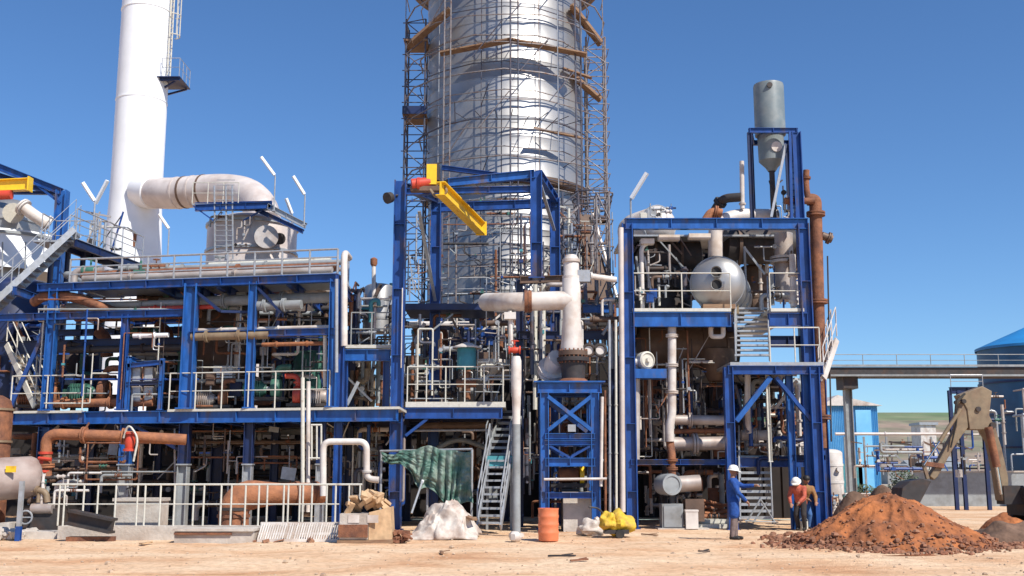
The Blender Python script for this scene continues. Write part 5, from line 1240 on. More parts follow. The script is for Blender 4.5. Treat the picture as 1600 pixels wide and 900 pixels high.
rail(t, [Q(1204,zP+.1,YR), Q(1254,zP+.1,YR)], 1.1, 'cream', sp=.9)
rail(t, [Q(1204,zQ+.05,YR-.6), Q(1282,zQ+.05,YR-.6)], 1.05, 'cream', sp=.75)
mb = MB(); a, b = Q(985,zT,YR), Q(1256,zT,YR); mb.bx(a.x,b.x,YR+2.6,YK,zT+.18,zT+.24); t.part('roof_deck', mb, M['galv'])
# cable ladders under the top beam
for u0,u1,v in ((1028,1062,372),(1075,1110,370),(1000,1022,378)):
    mb = MB(); mb.box((P((u0+u1)/2,v,YR+.6)), (px(u1-u0,YR),.3,.16)); t.part('cable_tray', mb, M['dwhite'])
# upper mast frame with the grey vessel
t = Thing('vessel_mast', 'slim blue mast frame on the right tower holding the grey pot', 'steel frame')
Ym = YR+.2; zM = zof(207,Ym); zB = zT+.17
for u, w_, Y, m in ((1173,.12,Ym,'dblue'),(1246,.28,Ym,'blue'),(1232,.12,Ym+1.3,'dblue'),(1176,.12,Ym+1.3,'dblue')):
    x = Q(u, (zM+zB)/2, Y).x; mb = MB(); mb.ib((x,Y,zB),(x,Y,zM),w_,w_,up=(1,0,0)); t.part('column', mb, M[m])
for a, b in (((1170,Ym),(1246,Ym)),((1172,Ym+1.3),(1236,Ym+1.3)),((1172,Ym),(1176,Ym+1.3)),((1244,Ym),(1234,Ym+1.3))):
    H_beam(t, Q(a[0],zM+.06,a[1]), Q(b[0],zM+.06,b[1]), .12, .16, 'blue')
mb = MB()
for k in range(14): z = zB+.2+k*.19; mb.tube([Q(1236,z,Ym),Q(1241,z,Ym)], .02, 5)
mb.bar(Q(1237,zB,Ym-.1), Q(1234,zM,Ym-.1), .08,.08); t.part('ladder', mb, M['blue'])
brace(t, Q(1205,zB+.1,Ym), Q(1228,zof(225,Ym),Ym), .04, 'galv')
t = Thing('grey_pot', 'grey cylindrical vessel high up in the slim blue mast', 'vessel')
Y = Ym+.65; c = Q(1202, zof(170,Y), Y); r = px(24,Y)*1.02
mb = MB(); mb.lathe([(0,zof(212,Y)),(r,zof(212,Y)),(r,zof(136,Y)),(r*.97,zof(133,Y)),(0,zof(131,Y)+.05)],(c.x,Y,0),seg=32); t.part('shell', mb, M['tank'])
mb = MB(); mb.lathe([(.12,zof(268,Y)),(.2,zof(262,Y)),(r*.82,zof(252,Y)),(r*.86,zof(213,Y))],(c.x,Y,0),seg=32); t.part('lower_shell', mb, M['tank'])
mb = MB(); mb.cyl((c.x-.08,Y-r*.98,zof(141,Y)),(c.x-.08,Y-r*1.08,zof(141,Y)),.09,12); t.part('port', mb, M['dgrey'])
mb = MB(); mb.tube([(c.x,Y,zof(266,Y)),(c.x,Y,zT+.3)],.09,10); t.part('drop_pipe', mb, M['dgrey'])
mb = MB(); mb.cyl((c.x+.08,Y-r*.84,zof(235,Y)),(c.x+.08,Y-r*.9,zof(235,Y)),.17,14); t.part('inspection_cover', mb, M['dwhite'])
clutter(61, 1205, 1250, 280, 345, YR+.5, YR+2.5, 10, ['galv','grey','dgrey','green'], 'at the foot of the slim blue mast', .02, .05, kinds='vvhdwe')
pipe('vent_stack', 'thin white vent stack beside the slim blue mast', [P(1160,326,YR+1),P(1159,252,YR+1)], .075, 'dwhite', fl=[(0,.1)])
pipe('black_elbow', 'black and rust elbow pipe on top of the right tower', [P(1112,342,YR+1.6),P(1118,326,YR+1.5),P(1130,310,YR+1.2),P(1158,308,YR+1)], .15, 'dgrey', fl=[(0,.4),(1,.6)], rad=.25)
pipe('rusty_stub', 'short rusty flanged stub left of the white top pipe', [P(1102,345,YR+.9),P(1112,330,YR+.9),P(1128,333,YR+.9)], .14, 'lrust', fl=[(1,.4)], rad=.2)
pipe('vapour_pipe', 'fat dusty white pipe on top of the right tower bending down to the silver drum', [P(1214,338,YR+1.4),P(1150,337,YR+1.2),P(1118,350,YR+1.1),P(1118,402,YR+1.1)], px(12,YR), 'dwhite', seg=18, rad=.5, fl=[])
pipe('vapour_pipe', 'brown joint pipe from the mast out to the tall rusty pipe', [P(1226,314,YR+.3),P(1272,314,YR+.3)], .11, 'rust', fl=[(0,.2)])
# round white vessel on top behind
t = Thing('top_drum', 'white drum with a round grey-rimmed end on the roof of the right tower', 'drum')
c = P(1030,351,37.5); r = px(31,37.5); ax = V((.55,-1,0)).normalized()
mb = MB(); mb.lathe([(0,-1.8),(r*.9,-1.7),(r,-1.4),(r,0),(r*.8,.25),(r*.4,.4),(0,.45)], c, ax, 32); t.part('shell', mb, M['dwhite'])
mb = MB(); mb.lathe([(r,-.1),(r*1.05,-.1),(r*1.05,.02),(r,.02)], c, ax, 32); t.part('rim', mb, M['galv'])
for k in (-1,1): mb = MB(); mb.bar(c+V((k*.4,0,0)), (c.x+k*.4,c.y,zT+.2), .1,.1); t.part('saddle_leg', mb, M['dblue'])
clutter(62, 1000, 1050, 322, 350, YR+.4, YR+1.5, 7, ['cream','dwhite','galv','brown'], 'on the roof of the right tower by the white drum', .03, .07, kinds='vhwb')
# the silver drum with two round ports
t = Thing('silver_drum', 'polished silver horizontal drum with two dark round ports facing front', 'drum')
r = px(43,YR); c = P(1120,441,YR+.5); ax = V((.30,1,0)).normalized()
mb = MB(); mb.lathe([(0,-.28),(r*.35,-.26),(r*.7,-.17),(r*.93,-.03),(r,.12)], c, ax, 44); t.part('dished_end', mb, M['alu'])
mb = MB(); mb.lathe([(r,.12),(r*1.01,.14),(r*1.01,3.2),(r*.8,3.5),(0,3.7)], c, ax, 44); sh = t.part('shell', mb, M['alu'])
for q in (.2,1.3,2.4): mb = MB(); mb.lathe([(r,q-.04),(r*1.035,q-.04),(r*1.035,q+.04),(r,q+.04)], c, ax, 44); t.part('strap', mb, M['galv'])
for dz in (.26,-.14):
    q = c+V((-.06,-.335,dz)); mb = MB(); mb.lathe([(.13,0),(.175,-.12),(.175,.04),(.13,.04)], q, ax, 20); o = t.part('port_rim', mb, M['galv']); mb = MB(); mb.cyl(q+V((0,.12,0)), q+V((0,-.05,0)), .15, 20); t.part('port', mb, M['black'], parent=o)
for q in (.7,2.6): s_ = c+ax*q; mb = MB(); mb.bx(s_.x-r*.7, s_.x+r*.7, s_.y-.1, s_.y+.1, zP+.1, s_.z-r*.75); t.part('saddle', mb, M['tan'])
mb = MB(); mb.box((c.x,c.y-.2,zP+.2),(r*1.2,.2,.14)); t.part('base_board', mb, M['wood'])
pipe('tower_column_pipe', 'fat silver-white upright pipe at the right inside the tower, above the middle deck', [P(1224,365,YR+2),P(1226,470,YR+2)], .30, 'duct', seg=18, fl=[(0,.4)])
pipe('tower_column_pipe', 'tall silver upright pipe at the left inside the tower', [P(1004,482,YR+.6),P(1002,385,YR+.6),P(1020,376,YR+.8)], .07, 'dwhite', rad=.2)
pipe('tower_column_pipe', 'white upright pipe on the right platform with a red foot', [P(1240,480,YR+.4),P(1238,398,YR+.6)], .10, 'dwhite', fl=[(0,.1),(0,.6)])
t = Thing('big_black_duct', 'wide black duct lying in the top storey of the right tower', 'duct')
mb = MB(); mb.cyl(P(1132,385,YR+3.4), P(1238,385,YR+3.6), .62, 24); t.part('duct_body', mb, M['dgrey']); mb = MB(); mb.cyl(P(1150,385,YR+3.4), P(1155,385,YR+3.4), .68, 24); t.part('duct_band', mb, M['brown'])
t = Thing('big_brown_duct', 'huge brown horizontal duct crossing below the silver drum deck', 'duct')
mb = MB(); mb.cyl(P(998,542,YR+2.4), P(1150,540,YR+2.4), .72, 28); t.part('duct_body', mb, M['brown'])
for u in (1068,1094,1130): mb = MB(); mb.cyl(P(u,541,YR+2.4), P(u+3,541,YR+2.4), .78, 28); t.part('duct_band', mb, M['brown'])
mb = MB(); mb.lathe([(.3,-.9),(.62,-.2),(.62,.1)], P(1120,552,YR+1.9), seg=20); t.part('hopper', mb, M['brown'])
t = Thing('upper_shade_duct', 'wide dark duct added as shade at the back left of the right tower top storey', 'duct')  # dark duct added to blacken the shaded back of this storey
mb = MB(); mb.cyl(P(994,402,YR+3.9), P(1092,402,YR+3.9), .62, 24); t.part('duct_body', mb, M['dgrey'])
for u in (1020,1060): mb = MB(); mb.cyl(P(u,402,YR+3.9), P(u+4,402,YR+3.9), .68, 24); t.part('duct_band', mb, M['brown'])
vessel('upper_dark_tank', 'dark tank added as shade behind the pipes left of the silver drum', 1035, 425, 486, YR+4.2, 1.0, 'dgrey')  # added dark bulk, shade behind the pipes put into its colour
vessel('upper_dark_tank', 'dark narrow tank behind the right of the silver drum', 1180, 420, 486, YR+4.4, .5, 'brown')
t = Thing('pipe_yoke', 'white U-shaped pipe yoke under the silver drum deck', 'pipe')
mb = MB(); mb.tube(fil([P(1110,503,YR+.3),P(1111,526,YR+.3),P(1130,526,YR+.3),P(1130,503,YR+.3)],.1,4), .075, 8); t.part('pipe_body', mb, M['dwhite']); mb = MB(); mb.cyl(P(1110,508,YR+.3),P(1110,512,YR+.3),.11,10); t.part('flange', mb, M['rust'])
pipe('tower_pipe', 'fat dusty white pipe rising left of centre in the right tower', [P(1050,508,YR+.2),P(1050,648,YR+.2),P(1046,668,YR+.2),P(1047,690,YR+.2)], .13, 'dwhite', fl=[(0,.12),(0,.45),(0,.75)])
pipe('tower_pipe', 'long silver level pipe, upper of three below the brown duct', [P(1052,656,YR+.5),P(1140,657,YR+.5)], .15, 'duct', fl=[(0,.3)])
pipe('tower_pipe', 'thick stained level pipe, lower of three below the brown duct', [P(1042,694,YR+.6),P(1140,692,YR+.6)], .21, 'duct', fl=[(0,.45)])
pipe('tower_pipe', 'thin rusty level pipe between the two thick silver ones', [P(1046,674,YR+.7),P(1140,673,YR+.7)], .08, 'rust', fl=[(0,.6)])
pipe('tower_pipe', 'thin dark pipe rising beside the fat dusty white pipe', [P(1064,560,YR+.9),P(1064,655,YR+.9)], .06, 'brown')
pipe('tower_pipe', 'thick pink-beige level pipe behind the inverted V brace', [P(1158,680,YR+1.4),P(1205,680,YR+1.4)], .16, 'dwhite', fl=[(0,.5)])
pipe('tower_pipe', 'thin pale pipe hanging behind the left arm of the V brace', [P(1168,585,YR+.6),P(1168,650,YR+.6),P(1170,676,YR+.8)], .09, 'dwhite')
pipe('tower_pipe', 'pale grey upright pipe left inside the lower right tower', [P(994,560,YR+.4),P(993,720,YR+.4)], .13, 'duct')
pipe('tower_pipe', 'long pale pipe running up the outer face of the left tower column', [P(970,356,YR-.2),P(973,800,YR-.2)], .085, 'pduct')
t = Thing('fan_motor', 'round cream fan housing on a blue shelf at the left of the right tower', 'fan')
c = P(1009,563,YR+.2); mb = MB(); mb.lathe([(0,-.2),(.25,-.2),(.27,-.1),(.27,.1),(.22,.14),(.21,.10),(.08,.10),(.07,.2),(0,.2)], c, (.5,-1,0), 22); t.part('housing', mb, M['cream'])
mb = MB(); mb.cyl(c+V((-.25,0,-.05)), c+V((-.7,0,-.05)), .1, 12); t.part('motor', mb, M['dwhite']); mb = MB(); mb.box(c+V((.1,.1,-.42)), (1.0,.6,.28)); t.part('shelf', mb, M['bblue']); mb = MB(); mb.box(c+V((0,.05,-.27)), (.3,.3,.12)); t.part('mount', mb, M['grey'])
t = Thing('big_pump', 'grey box pump set with a round front at ground level in the right tower', 'pump')
c = P(1045,757,YR-.1); mb = MB(); mb.lathe([(0,-.22),(.24,-.22),(.245,-.25),(.31,-.25),(.32,-.2),(.32,.4),(0,.4)], c, (-.3,1,0), 24); t.part('fan_housing', mb, M['grey'])
mb = MB(); mb.cyl(c+V((.2,.1,0)), c+V((.95,.1,.05)), .24, 20); t.part('pump_barrel', mb, M['duct'])
mb = MB(); mb.box((c.x+.05,YR-.1,.38),(.62,.6,.72)); t.part('cabinet', mb, M['grey']); mb = MB(); mb.box((c.x+.05,YR-.42,.38),(.52,.03,.6)); t.part('cabinet_door', mb, M['grey'])
mb = MB(); mb.box((c.x+.75,YR+.1,.55),(.55,.5,.65)); t.part('side_cabinet', mb, M['brown'])
mb = MB(); mb.bx(c.x-.4,c.x+1.1,YR-.5,YR+.6,-.02,.05); t.part('plinth', mb, M['conc'])
pipe('pump_stack', 'rusty flanged pipe rising from the grey pump set', [P(1050,745,YR),P(1050,712,YR),P(1047,690,YR+.3)], .12, 'rust', fl=[(0,.4),(0,.8)])
t = Thing('white_drum_box', 'pinkish plastic box beside the grey pump set', 'box')
q = P(1080,805,YR-.4); mb = MB(); mb.box((q.x,YR-.4,.28),(.36,.3,.5)); t.part('body', mb, M['dwhite']); mb = MB(); mb.box((q.x,YR-.4,.55),(.39,.33,.05)); t.part('lid', mb, M['dwhite'])
t = Thing('timber_stack', 'pale timber beams stacked under the right tower', 'timber')
for k in range(4): mb = MB(); a, b = P(1090,812,YR+.3*k), P(1136,812,YR+.3*k); mb.bx(a.x,b.x,YR+.25*k,YR+.25*k+.2,.02+.13*(k%2),.14+.13*(k%2)); t.part('beam', mb, M['cream'])
t = Thing('red_pipe_heap', 'heap of short reddish pipe offcuts under the right tower', 'pipes')
rg = random.Random(4)
for k in range(14): 
    q = P(rg.uniform(1098,1134),800,YR+1+rg.random()); z = .12+.09*k/2; mb = MB(); mb.tube([(q.x-.35,q.y,z+rg.uniform(-.1,.1)),(q.x+.3,q.y+.1,z+rg.uniform(-.1,.2))], .05, 8); t.part('offcut', mb, M['lrust'])
clutter(63, 992, 1136, 580, 715, YR+1.2, YK+2, 40, ['dgrey','brown','rust','grey','duct','scafd','dwhite','blue'], 'in the lower right tower', .03, .10, kinds='vhhezwdb')
clutter(64, 992, 1136, 725, 812, YR+.8, YK+1, 24, ['dgrey','brown','rust','duct','grey','dwhite','lrust'], 'at ground level in the right tower', .04, .10, kinds='vhezwwb')
clutter(65, 996, 1110, 372, 478, YR+1.4, YK, 30, ['dgrey','brown','grey','duct','dwhite','scafd'], 'in the top storey of the right tower', .03, .09, kinds='vhhezwdb')
clutter(66, 1152, 1262, 585, 720, YR+.6, YK, 32, ['dgrey','rust','duct','dwhite','blue','dblue','scafd','grey'], 'behind the inverted V brace', .03, .09, kinds='vvhezwd')
clutter(67, 1165, 1254, 385, 480, YR+1.2, YK, 22, ['dgrey','blue','dwhite','grey','galv','brown'], 'right of the silver drum', .03, .08, kinds='vvhezwd')
clutter(68, 1000, 1045, 430, 482, YR+.3, YR+1.2, 7, ['dwhite','blue','cream','grey'], 'on the deck left of the silver drum', .03, .07, kinds='vwwbe')
t = Thing('shade_backing', 'dark backing added as shade across the back of the right tower', 'wall')  # near-black backing painted as the tower's inner shade
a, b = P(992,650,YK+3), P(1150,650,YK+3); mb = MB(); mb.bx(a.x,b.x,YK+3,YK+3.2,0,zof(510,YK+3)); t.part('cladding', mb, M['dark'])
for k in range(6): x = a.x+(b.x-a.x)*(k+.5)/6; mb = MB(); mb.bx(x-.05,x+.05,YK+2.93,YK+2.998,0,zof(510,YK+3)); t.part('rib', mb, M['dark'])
t = Thing('shade_backing', 'dark backing added as deep shade behind the centre stairs and the tarpaulin', 'wall')  # near-black backing added for the darkness under the centre deck
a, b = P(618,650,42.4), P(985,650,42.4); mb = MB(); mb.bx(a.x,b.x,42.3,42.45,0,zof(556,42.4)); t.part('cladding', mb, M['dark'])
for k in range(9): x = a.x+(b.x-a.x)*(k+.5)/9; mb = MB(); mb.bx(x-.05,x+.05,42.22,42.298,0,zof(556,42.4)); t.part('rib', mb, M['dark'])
t = Thing('shade_backing', 'low dark backing added as deep shade behind the inverted V brace', 'wall')  # near-black backing that paints shade into the see-through bay
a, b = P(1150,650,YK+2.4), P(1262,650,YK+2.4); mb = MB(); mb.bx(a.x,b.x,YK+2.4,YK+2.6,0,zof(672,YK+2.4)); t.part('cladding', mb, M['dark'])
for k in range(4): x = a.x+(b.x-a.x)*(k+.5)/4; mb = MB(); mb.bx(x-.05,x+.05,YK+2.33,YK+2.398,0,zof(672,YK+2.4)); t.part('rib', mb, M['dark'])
clutter(75, 1150, 1264, 585, 690, YR+2, YK+2, 26, ['dgrey','dblue','blue','brown','grey','scafd'], 'deep in the lower right bay of the tower', .05, .14, kinds='vvhhezd')
# stairs of the right tower
stairs('tower_stairs', 'upper galvanised stairs of the right tower, between the two decks', P(1176,560,YR-.3), P(1176,480,YR+1.6), 1.02, (1,0,0), n=11, m='galv', tt=.055)
stairs('tower_stairs', 'lower galvanised stairs of the right tower, rising from the sand', P(1182,815,YR-.5), P(1180,716,YR+1.2), .95, (1,0,0), n=10, m='galv')
stairs('tower_stairs', 'short white stairs slanting on the outer right side of the tower', P(1284,592,YR), P(1304,532,YR+.5), .5, (0,1,0), n=7, m='dwhite')
t = Thing('barrier_trestle', 'crossed dark metal trestle at the foot of the tower stairs', 'trestle')
for a, b in (((1166,817),(1188,780)),((1188,780),(1212,818)),((1198,785),(1176,818))): mb = MB(); mb.tube([P(*a,YR-1), P(*b,YR-1)], .025, 6); t.part('leg', mb, M['grey'])
mb = MB(); mb.tube([P(1164,814,YR-1.05), P(1216,816,YR-1.05)], .02, 6); t.part('rail', mb, M['grey'])
t = Thing('lower_landing', 'blue landing beam above the lower tower stairs', 'platform')
a, b = P(1152,712,YR+1.3), P(1262,712,YR+1.3); mb = MB(); mb.bx(a.x,b.x,YR+1.2,YR+2.6,a.z-.05,a.z); t.part('deck', mb, M['galv']); H_beam(t, a-V((0,.1,.2)), b-V((0,.1,.2)), .16, .28, 'blue')
for q in (a, b): mb = MB(); mb.bar((q.x,YR+2.4,0),(q.x,YR+2.4,q.z-.06),.1,.1); t.part('leg', mb, M['blue'])
# outer blue uprights
t = Thing('side_uprights', 'pair of close blue uprights at the right edge of the tower', 'steel frame')
for u in (1237, 1289):
    q = P(u,700,YR-.2 if u<1270 else YR+.4); mb = MB(); mb.ib((q.x,q.y,0),(q.x,q.y,zQ-.3),.2,.2,up=(1,0,0)); t.part('column', mb, M['bblue' if u<1270 else 'blue'])
H_beam(t, P(1237,715,YR-.2), P(1289,715,YR+.3), .14,.16,'dblue')
# tall rusty pipe
pipe('downcomer_pipe', 'tall thick rusty pipe running down the right side of the tower', [P(1262,312,YR+.5),P(1274,312,YR+.5),P(1284,700,YR+.5)], px(10,YR), 'rust', seg=18, rad=.35, fl=[(1,.06),(1,.42),(1,.88)])
pipe('downcomer_pipe', 'thin rusty pipe standing up above the tall thick one', [P(1264,318,YR+.4),P(1259,290,YR+.4),P(1260,266,YR+.4)], .10, 'rust', fl=[(1,.5)])
pipe('downcomer_pipe', 'shorter brown pipe end reaching right past the tall rusty pipe', [P(1284,368,YR+.6),P(1300,374,YR+.6)], .13, 'brown', fl=[(0,.7)])
pipe('thin_conduit', 'thin grey conduit running down right of the tall rusty pipe', [P(1293,400,YR+.6),P(1299,690,YR+.6)], .025, 'dgrey')
t = vessel('white_bottle', 'white upright bottle tank at the right foot of the tower', 1299, 708, 772, 34.6, .36, 'dwhite', 'tank', dome=.35, legs=4)
clutter(69, 1300, 1340, 770, 815, 34, 36, 9, ['dwhite','galv','duct','grey'], 'beside the white bottle tank', .03, .06, kinds='vveww')

# ================================================================ RIGHT BACKGROUND
YBr = 52.0
t = Thing('pipe_bridge', 'long dark elevated conveyor bridge leaving the tower to the right', 'bridge')
zb = zof(577,YBr); a, b = Q(1296,zb,YBr), Q(1720,zb,YBr)
mb = MB(); mb.bx(a.x,b.x,YBr,YBr+1.8,zb-.30,zb+.10); t.part('girder', mb, M['dgrey'])
mb = MB(); mb.bx(a.x,b.x,YBr-.1,YBr-.003,zb-.34,zb-.25); t.part('lower_flange', mb, M['grey']); mb = MB(); mb.bx(a.x,b.x,YBr-.1,YBr-.003,zb+.12,zb+.22); t.part('upper_flange', mb, M['grey'])
rail(t, [(a.x,YBr,zb+.16),(b.x,YBr,zb+.16)], .55, 'grey', sp=1.7, mids=2, r=.02)
for u in (1330, 1700):
    q = Q(u,2,YBr+.8); mb = MB(); mb.ib((q.x,q.y,0),(q.x,q.y,zb-.25),.36,.36,up=(1,0,0)); t.part('trestle_column', mb, M['grey'])
mb = MB(); q = Q(1330,2,YBr+.8); mb.bx(q.x-.35,q.x+.35,YBr+.2,YBr+1.4,zb-.9,zb-.25); t.part('bearing_block', mb, M['dgrey'])
t = Thing('blue_shed', 'light blue corrugated shed with a pale roof in the distance', 'shed')
Y = 78; a, b = P(1292,700,Y), P(1374,700,Y); zr = zof(634,Y)
mb = MB()
n = 60
mb.sheet(lambda s_, q: V((a.x+(b.x-a.x)*s_, Y+.06*math.sin(s_*n*math.pi), (zr)*q)), 240, 1, False); mb.bx(a.x,b.x,Y+.1,Y+14,0,zr-.02); t.part('wall', mb, M['lblue'])
mb = MB(); mb.add([(a.x-.3,Y-.3,zr),(b.x+.3,Y-.3,zr),(b.x+.3,Y+14,zr),(a.x-.3,Y+14,zr),((a.x+b.x)/2-1,Y-.3,zr+.75),((a.x+b.x)/2-1,Y+14,zr+.75)],[(0,1,4),(3,5,2),(0,4,5,3),(1,2,5,4),(0,3,2,1)]); t.part('roof', mb, M['dwhite'])
mb = MB(); mb.bx(b.x-1.6,b.x-.5,Y-.12,Y-.07,0,zr-.3); t.part('end_panel', mb, M['lblue']); mb = MB(); mb.bx(a.x+1,a.x+2.4,Y-.12,Y-.07,0,2.3); t.part('door', mb, M['teal'])
t = Thing('blue_tank', 'large dark blue round tank with a bright blue cone roof at the right edge', 'tank')
Y = 62; r = 3.2; c = Q(1542,4,Y); cxx = c.x+r*1.0; zs = zof(545,Y); 
mb = MB(); mb.lathe([(r,0),(r,zs)],(cxx,Y,0),seg=56); t.part('shell', mb, M['tankb'])
mb = MB(); mb.lathe([(r*1.03,zs-.1),(r*1.03,zs+.05),(0,zs+1.5)],(cxx,Y,0),seg=56); t.part('roof', mb, M['roofb'])
for v in (600,650,700): mb = MB(); mb.lathe([(r,-.05),(r*1.02,-.05),(r*1.02,.05),(r,.05)],(cxx,Y,zof(v,Y)),seg=56); t.part('hoop', mb, M['dblue'])
mb = MB(); 
for k in range(22): mb.tube([(cxx-.9,Y-r-.15,.3+k*.3),(cxx-.5,Y-r-.15,.3+k*.3)],.03,5)
for s_ in (-.9,-.5): mb.tube([(cxx+s_,Y-r-.15,0),(cxx+s_,Y-r-.15,zs)],.04,6)
t.part('ladder', mb, M['galv'])
t = Thing('yard_wall', 'long grey boundary wall low behind the excavator', 'wall')
a, b = P(1425,745,56), P(1760,745,56); mb = MB(); mb.bx(a.x,b.x,55.8,56,0,zof(738,56)+.0+.0); t.part('wall_panel', mb, M['grey']); mb = MB(); mb.bx(a.x-.05,b.x,55.75,56.05,zof(738,56),zof(738,56)+.08); t.part('coping', mb, M['conc'])
pipe('distant_pipe', 'long pale distant pipe line crossing the field', [P(1305,678,74),P(1500,678,74)], .10, 'pduct', fl=[(0,.4)])
t = Thing('distant_pipe_supports', 'row of slim posts carrying the distant pale pipe line', 'posts')
for u in (1320,1350,1385,1420,1455,1490): q = P(u,690,74); mb = MB(); mb.bar((q.x,74,0),(q.x,74,zof(680,74)-.1),.12,.12); t.part('post', mb, M['grey'])
t = Thing('distant_building', 'small distant white building on the far slope', 'building')
Y = 170; a, b = P(1438,668,Y), P(1462,668,Y); mb = MB(); mb.bx(a.x,b.x,Y,Y+4,0,zof(664,Y)); t.part('wall', mb, M['dwhite']); mb = MB(); mb.bx(a.x-.2,b.x+.3,Y-.3,Y+4.3,zof(664,Y),zof(664,Y)+.4); t.part('roof', mb, M['galv'])
for i, (u, Y, h, m, lab) in enumerate(((1405,134,2.2,'grey','low grey shed far off, left of the distant white building'),(1440,138,2.7,'dwhite','low pale shed far off just below the distant white building'),(1470,142,3.2,'brown','small brown shed far off between pale sheds'),(1490,131,2.4,'galv','small silvery shed far off, nearest the excavator'))):
    t = Thing('distant_shed', lab, 'shed'); q = P(u,712,Y)
    mb = MB(); mb.bx(q.x-1.6,q.x+1.6,Y,Y+3,0,h); t.part('wall', mb, M[m]); z = h; mb = MB(); mb.add([(q.x-1.8,Y-.2,z),(q.x+1.8,Y-.2,z),(q.x+1.8,Y+3.2,z),(q.x-1.8,Y+3.2,z),(q.x-1.8,Y+1.5,z+.6),(q.x+1.8,Y+1.5,z+.6)],[(0,1,5,4),(2,3,4,5),(0,4,3),(1,2,5)]); t.part('roof', mb, M['grey'])
clutter(71, 1330, 1540, 690, 742, 44, 60, 46, ['galv','dwhite','grey','duct','conc'] if False else ['grey','dgrey','brown','blue','duct'], 'in the far yard behind the dirt heap', .03, .07, kinds='vvhezwdb')
clutter(72, 1484, 1600, 600, 745, 57, 58.5, 24, ['duct','blue','grey','dblue','galv'], 'against the dark blue tank', .04, .09, kinds='vhezw')
t = Thing('yard_frame', 'small dark steel frame top beside the blue tank, behind the excavator', 'steel frame')
for u in (1486, 1500, 1536): q = P(u,650,50); mb = MB(); mb.ib((q.x,50,0),(q.x,50,zof(610,50)),.16,.16); t.part('column', mb, M['dblue'])
H_beam(t, P(1484,610,50), P(1538,610,50), .25,.3,'dblue'); H_beam(t, P(1484,655,50), P(1538,655,50), .2,.2,'dblue')
rail(t, [P(1486,606,50), P(1536,606,50)], .6, 'galv', sp=1)
# shrub
t = Thing('shrub', 'small grey-green shrub growing behind the dirt heap', 'shrub')
c = P(1410,740,46); rg = random.Random(3); mb = MB()
for k in range(6): a = k*1.05; mb.tube([(c.x,46,0),(c.x+.25*math.cos(a),46+.25*math.sin(a),.5),(c.x+.5*math.cos(a),46+.5*math.sin(a),1.1+.1*k)], [.04,.03,.01], 5)
t.part('stem', mb, M['bark'])
mb = MB()
for k in range(1500):
    d = V((rg.gauss(0,1),rg.gauss(0,1),rg.gauss(0,1))).normalized()*rg.random()**.4; q = V((c.x+d.x*.62+.1*math.sin(d.z*6), 46+d.y*.6, 1.15+d.z*.75)); s_ = rg.uniform(.03,.07)
    a = V((rg.gauss(0,1),rg.gauss(0,1),rg.gauss(0,1))).normalized(); b = a.orthogonal().normalized()
    mb.add([q-a*s_,q+b*s_*.5,q+a*s_,q-b*s_*.5],[(0,1,2,3)])
t.part('foliage', mb, M['leaf'])
# second, low scrub on the field
for i, (u, Y, h) in enumerate(((1345,60,1.0),(1378,66,.8),(1462,70,1.1),(1500,60,.9))):
    t = Thing('shrub', ['low dusty bush left of the trestle column','tiny bush on the field beyond the shrub','round bush under the distant pipe','dusty bush near the foot of the blue tank'][i], 'shrub')
    c = P(u,735,Y); mb = MB()
    for k in range(4): a = k*1.6; mb.tube([(c.x,Y,0),(c.x+.4*math.cos(a),Y+.3*math.sin(a),h*.7)], [.04,.015], 5)
    t.part('stem', mb, M['bark']); mb = MB()
    for k in range(600):
        d = V((rg.gauss(0,1),rg.gauss(0,1),rg.gauss(0,1))).normalized()*rg.random()**.4; q = V((c.x+d.x*h*.8, Y+d.y*h*.7, h*.6+d.z*h*.5)); s_ = rg.uniform(.05,.11)
        a = V((rg.gauss(0,1),rg.gauss(0,1),rg.gauss(0,1))).normalized(); b = a.orthogonal().normalized()
        mb.add([q-a*s_,q+b*s_*.5,q+a*s_,q-b*s_*.5],[(0,1,2,3)])
    t.part('foliage', mb, M['leaf'])

# ================================================================ DIRT HEAP
pc = P(1412, 872, 24.6); pcx, pcy = pc.x, 25.6
def heap(x, y):
    dx, dy = (x-pcx)/2.45, (y-pcy)/2.0
    dx *= (1.0 if dx > 0 else 1.10)
    r = math.sqrt(dx*dx+dy*dy)*(1+.10*noise.noise(V((x*.9,y*.9,5))))
    h = 1.32*max(0, 1-r)**.95
    pk = min(h, 1.04+.3*(h-1.04)+.05*noise.noise(V((x*2,y*2,2)))) if h > .98 else h
    rough = noise.noise(V((x*2.2,y*2.2,1)))*.12+noise.noise(V((x*6,y*6,4)))*.045+abs(noise.noise(V((x*14,y*14,6))))*.025
    gul = -.07*abs(math.sin(math.atan2(dy,dx)*9+noise.noise(V((x,y,0)))*3))*min(1,h*2)*min(1,r*2)
    f = max(0, min(1, h*5))
    return pk + rough*f + gul*f - .03*(1-f)
mb = MB(); mb.sheet(lambda a, b: (lambda x, y: V((x,y,heap(x,y))))(pcx-3.3+6.6*a, pcy-2.8+5.4*b), 260, 200)
one('dirt_heap', 'heap of red-orange excavated soil in the right foreground', 'dirt heap', mb, M['soil'])
mb = MB(); rg = random.Random(8)
for k in range(2300):
    a = rg.uniform(0, 2*math.pi); r = rg.random()**.45*1.22
    if rg.random() < .72: r = rg.uniform(.85, 1.18+.3*(rg.random()**3))
    x = pcx+2.5*r*math.cos(a)*(1 if math.cos(a)>0 else .90); y = pcy+2.0*r*math.sin(a)
    s_ = rg.uniform(.012,.04)*(1.0 if rg.random() < .85 else 1.9)*(1.25 if r > .8 else 1)
    mb.ball((x,y,max(heap(x,y),gz(x,y))+s_*.3), s_, 6, 4, (1,1.1,.75), .3, rg)
one('soil_clods', 'loose brown clods and stones strewn over and around the soil heap', 'clods', mb, M['clod'], kind='stuff')
mb = MB()
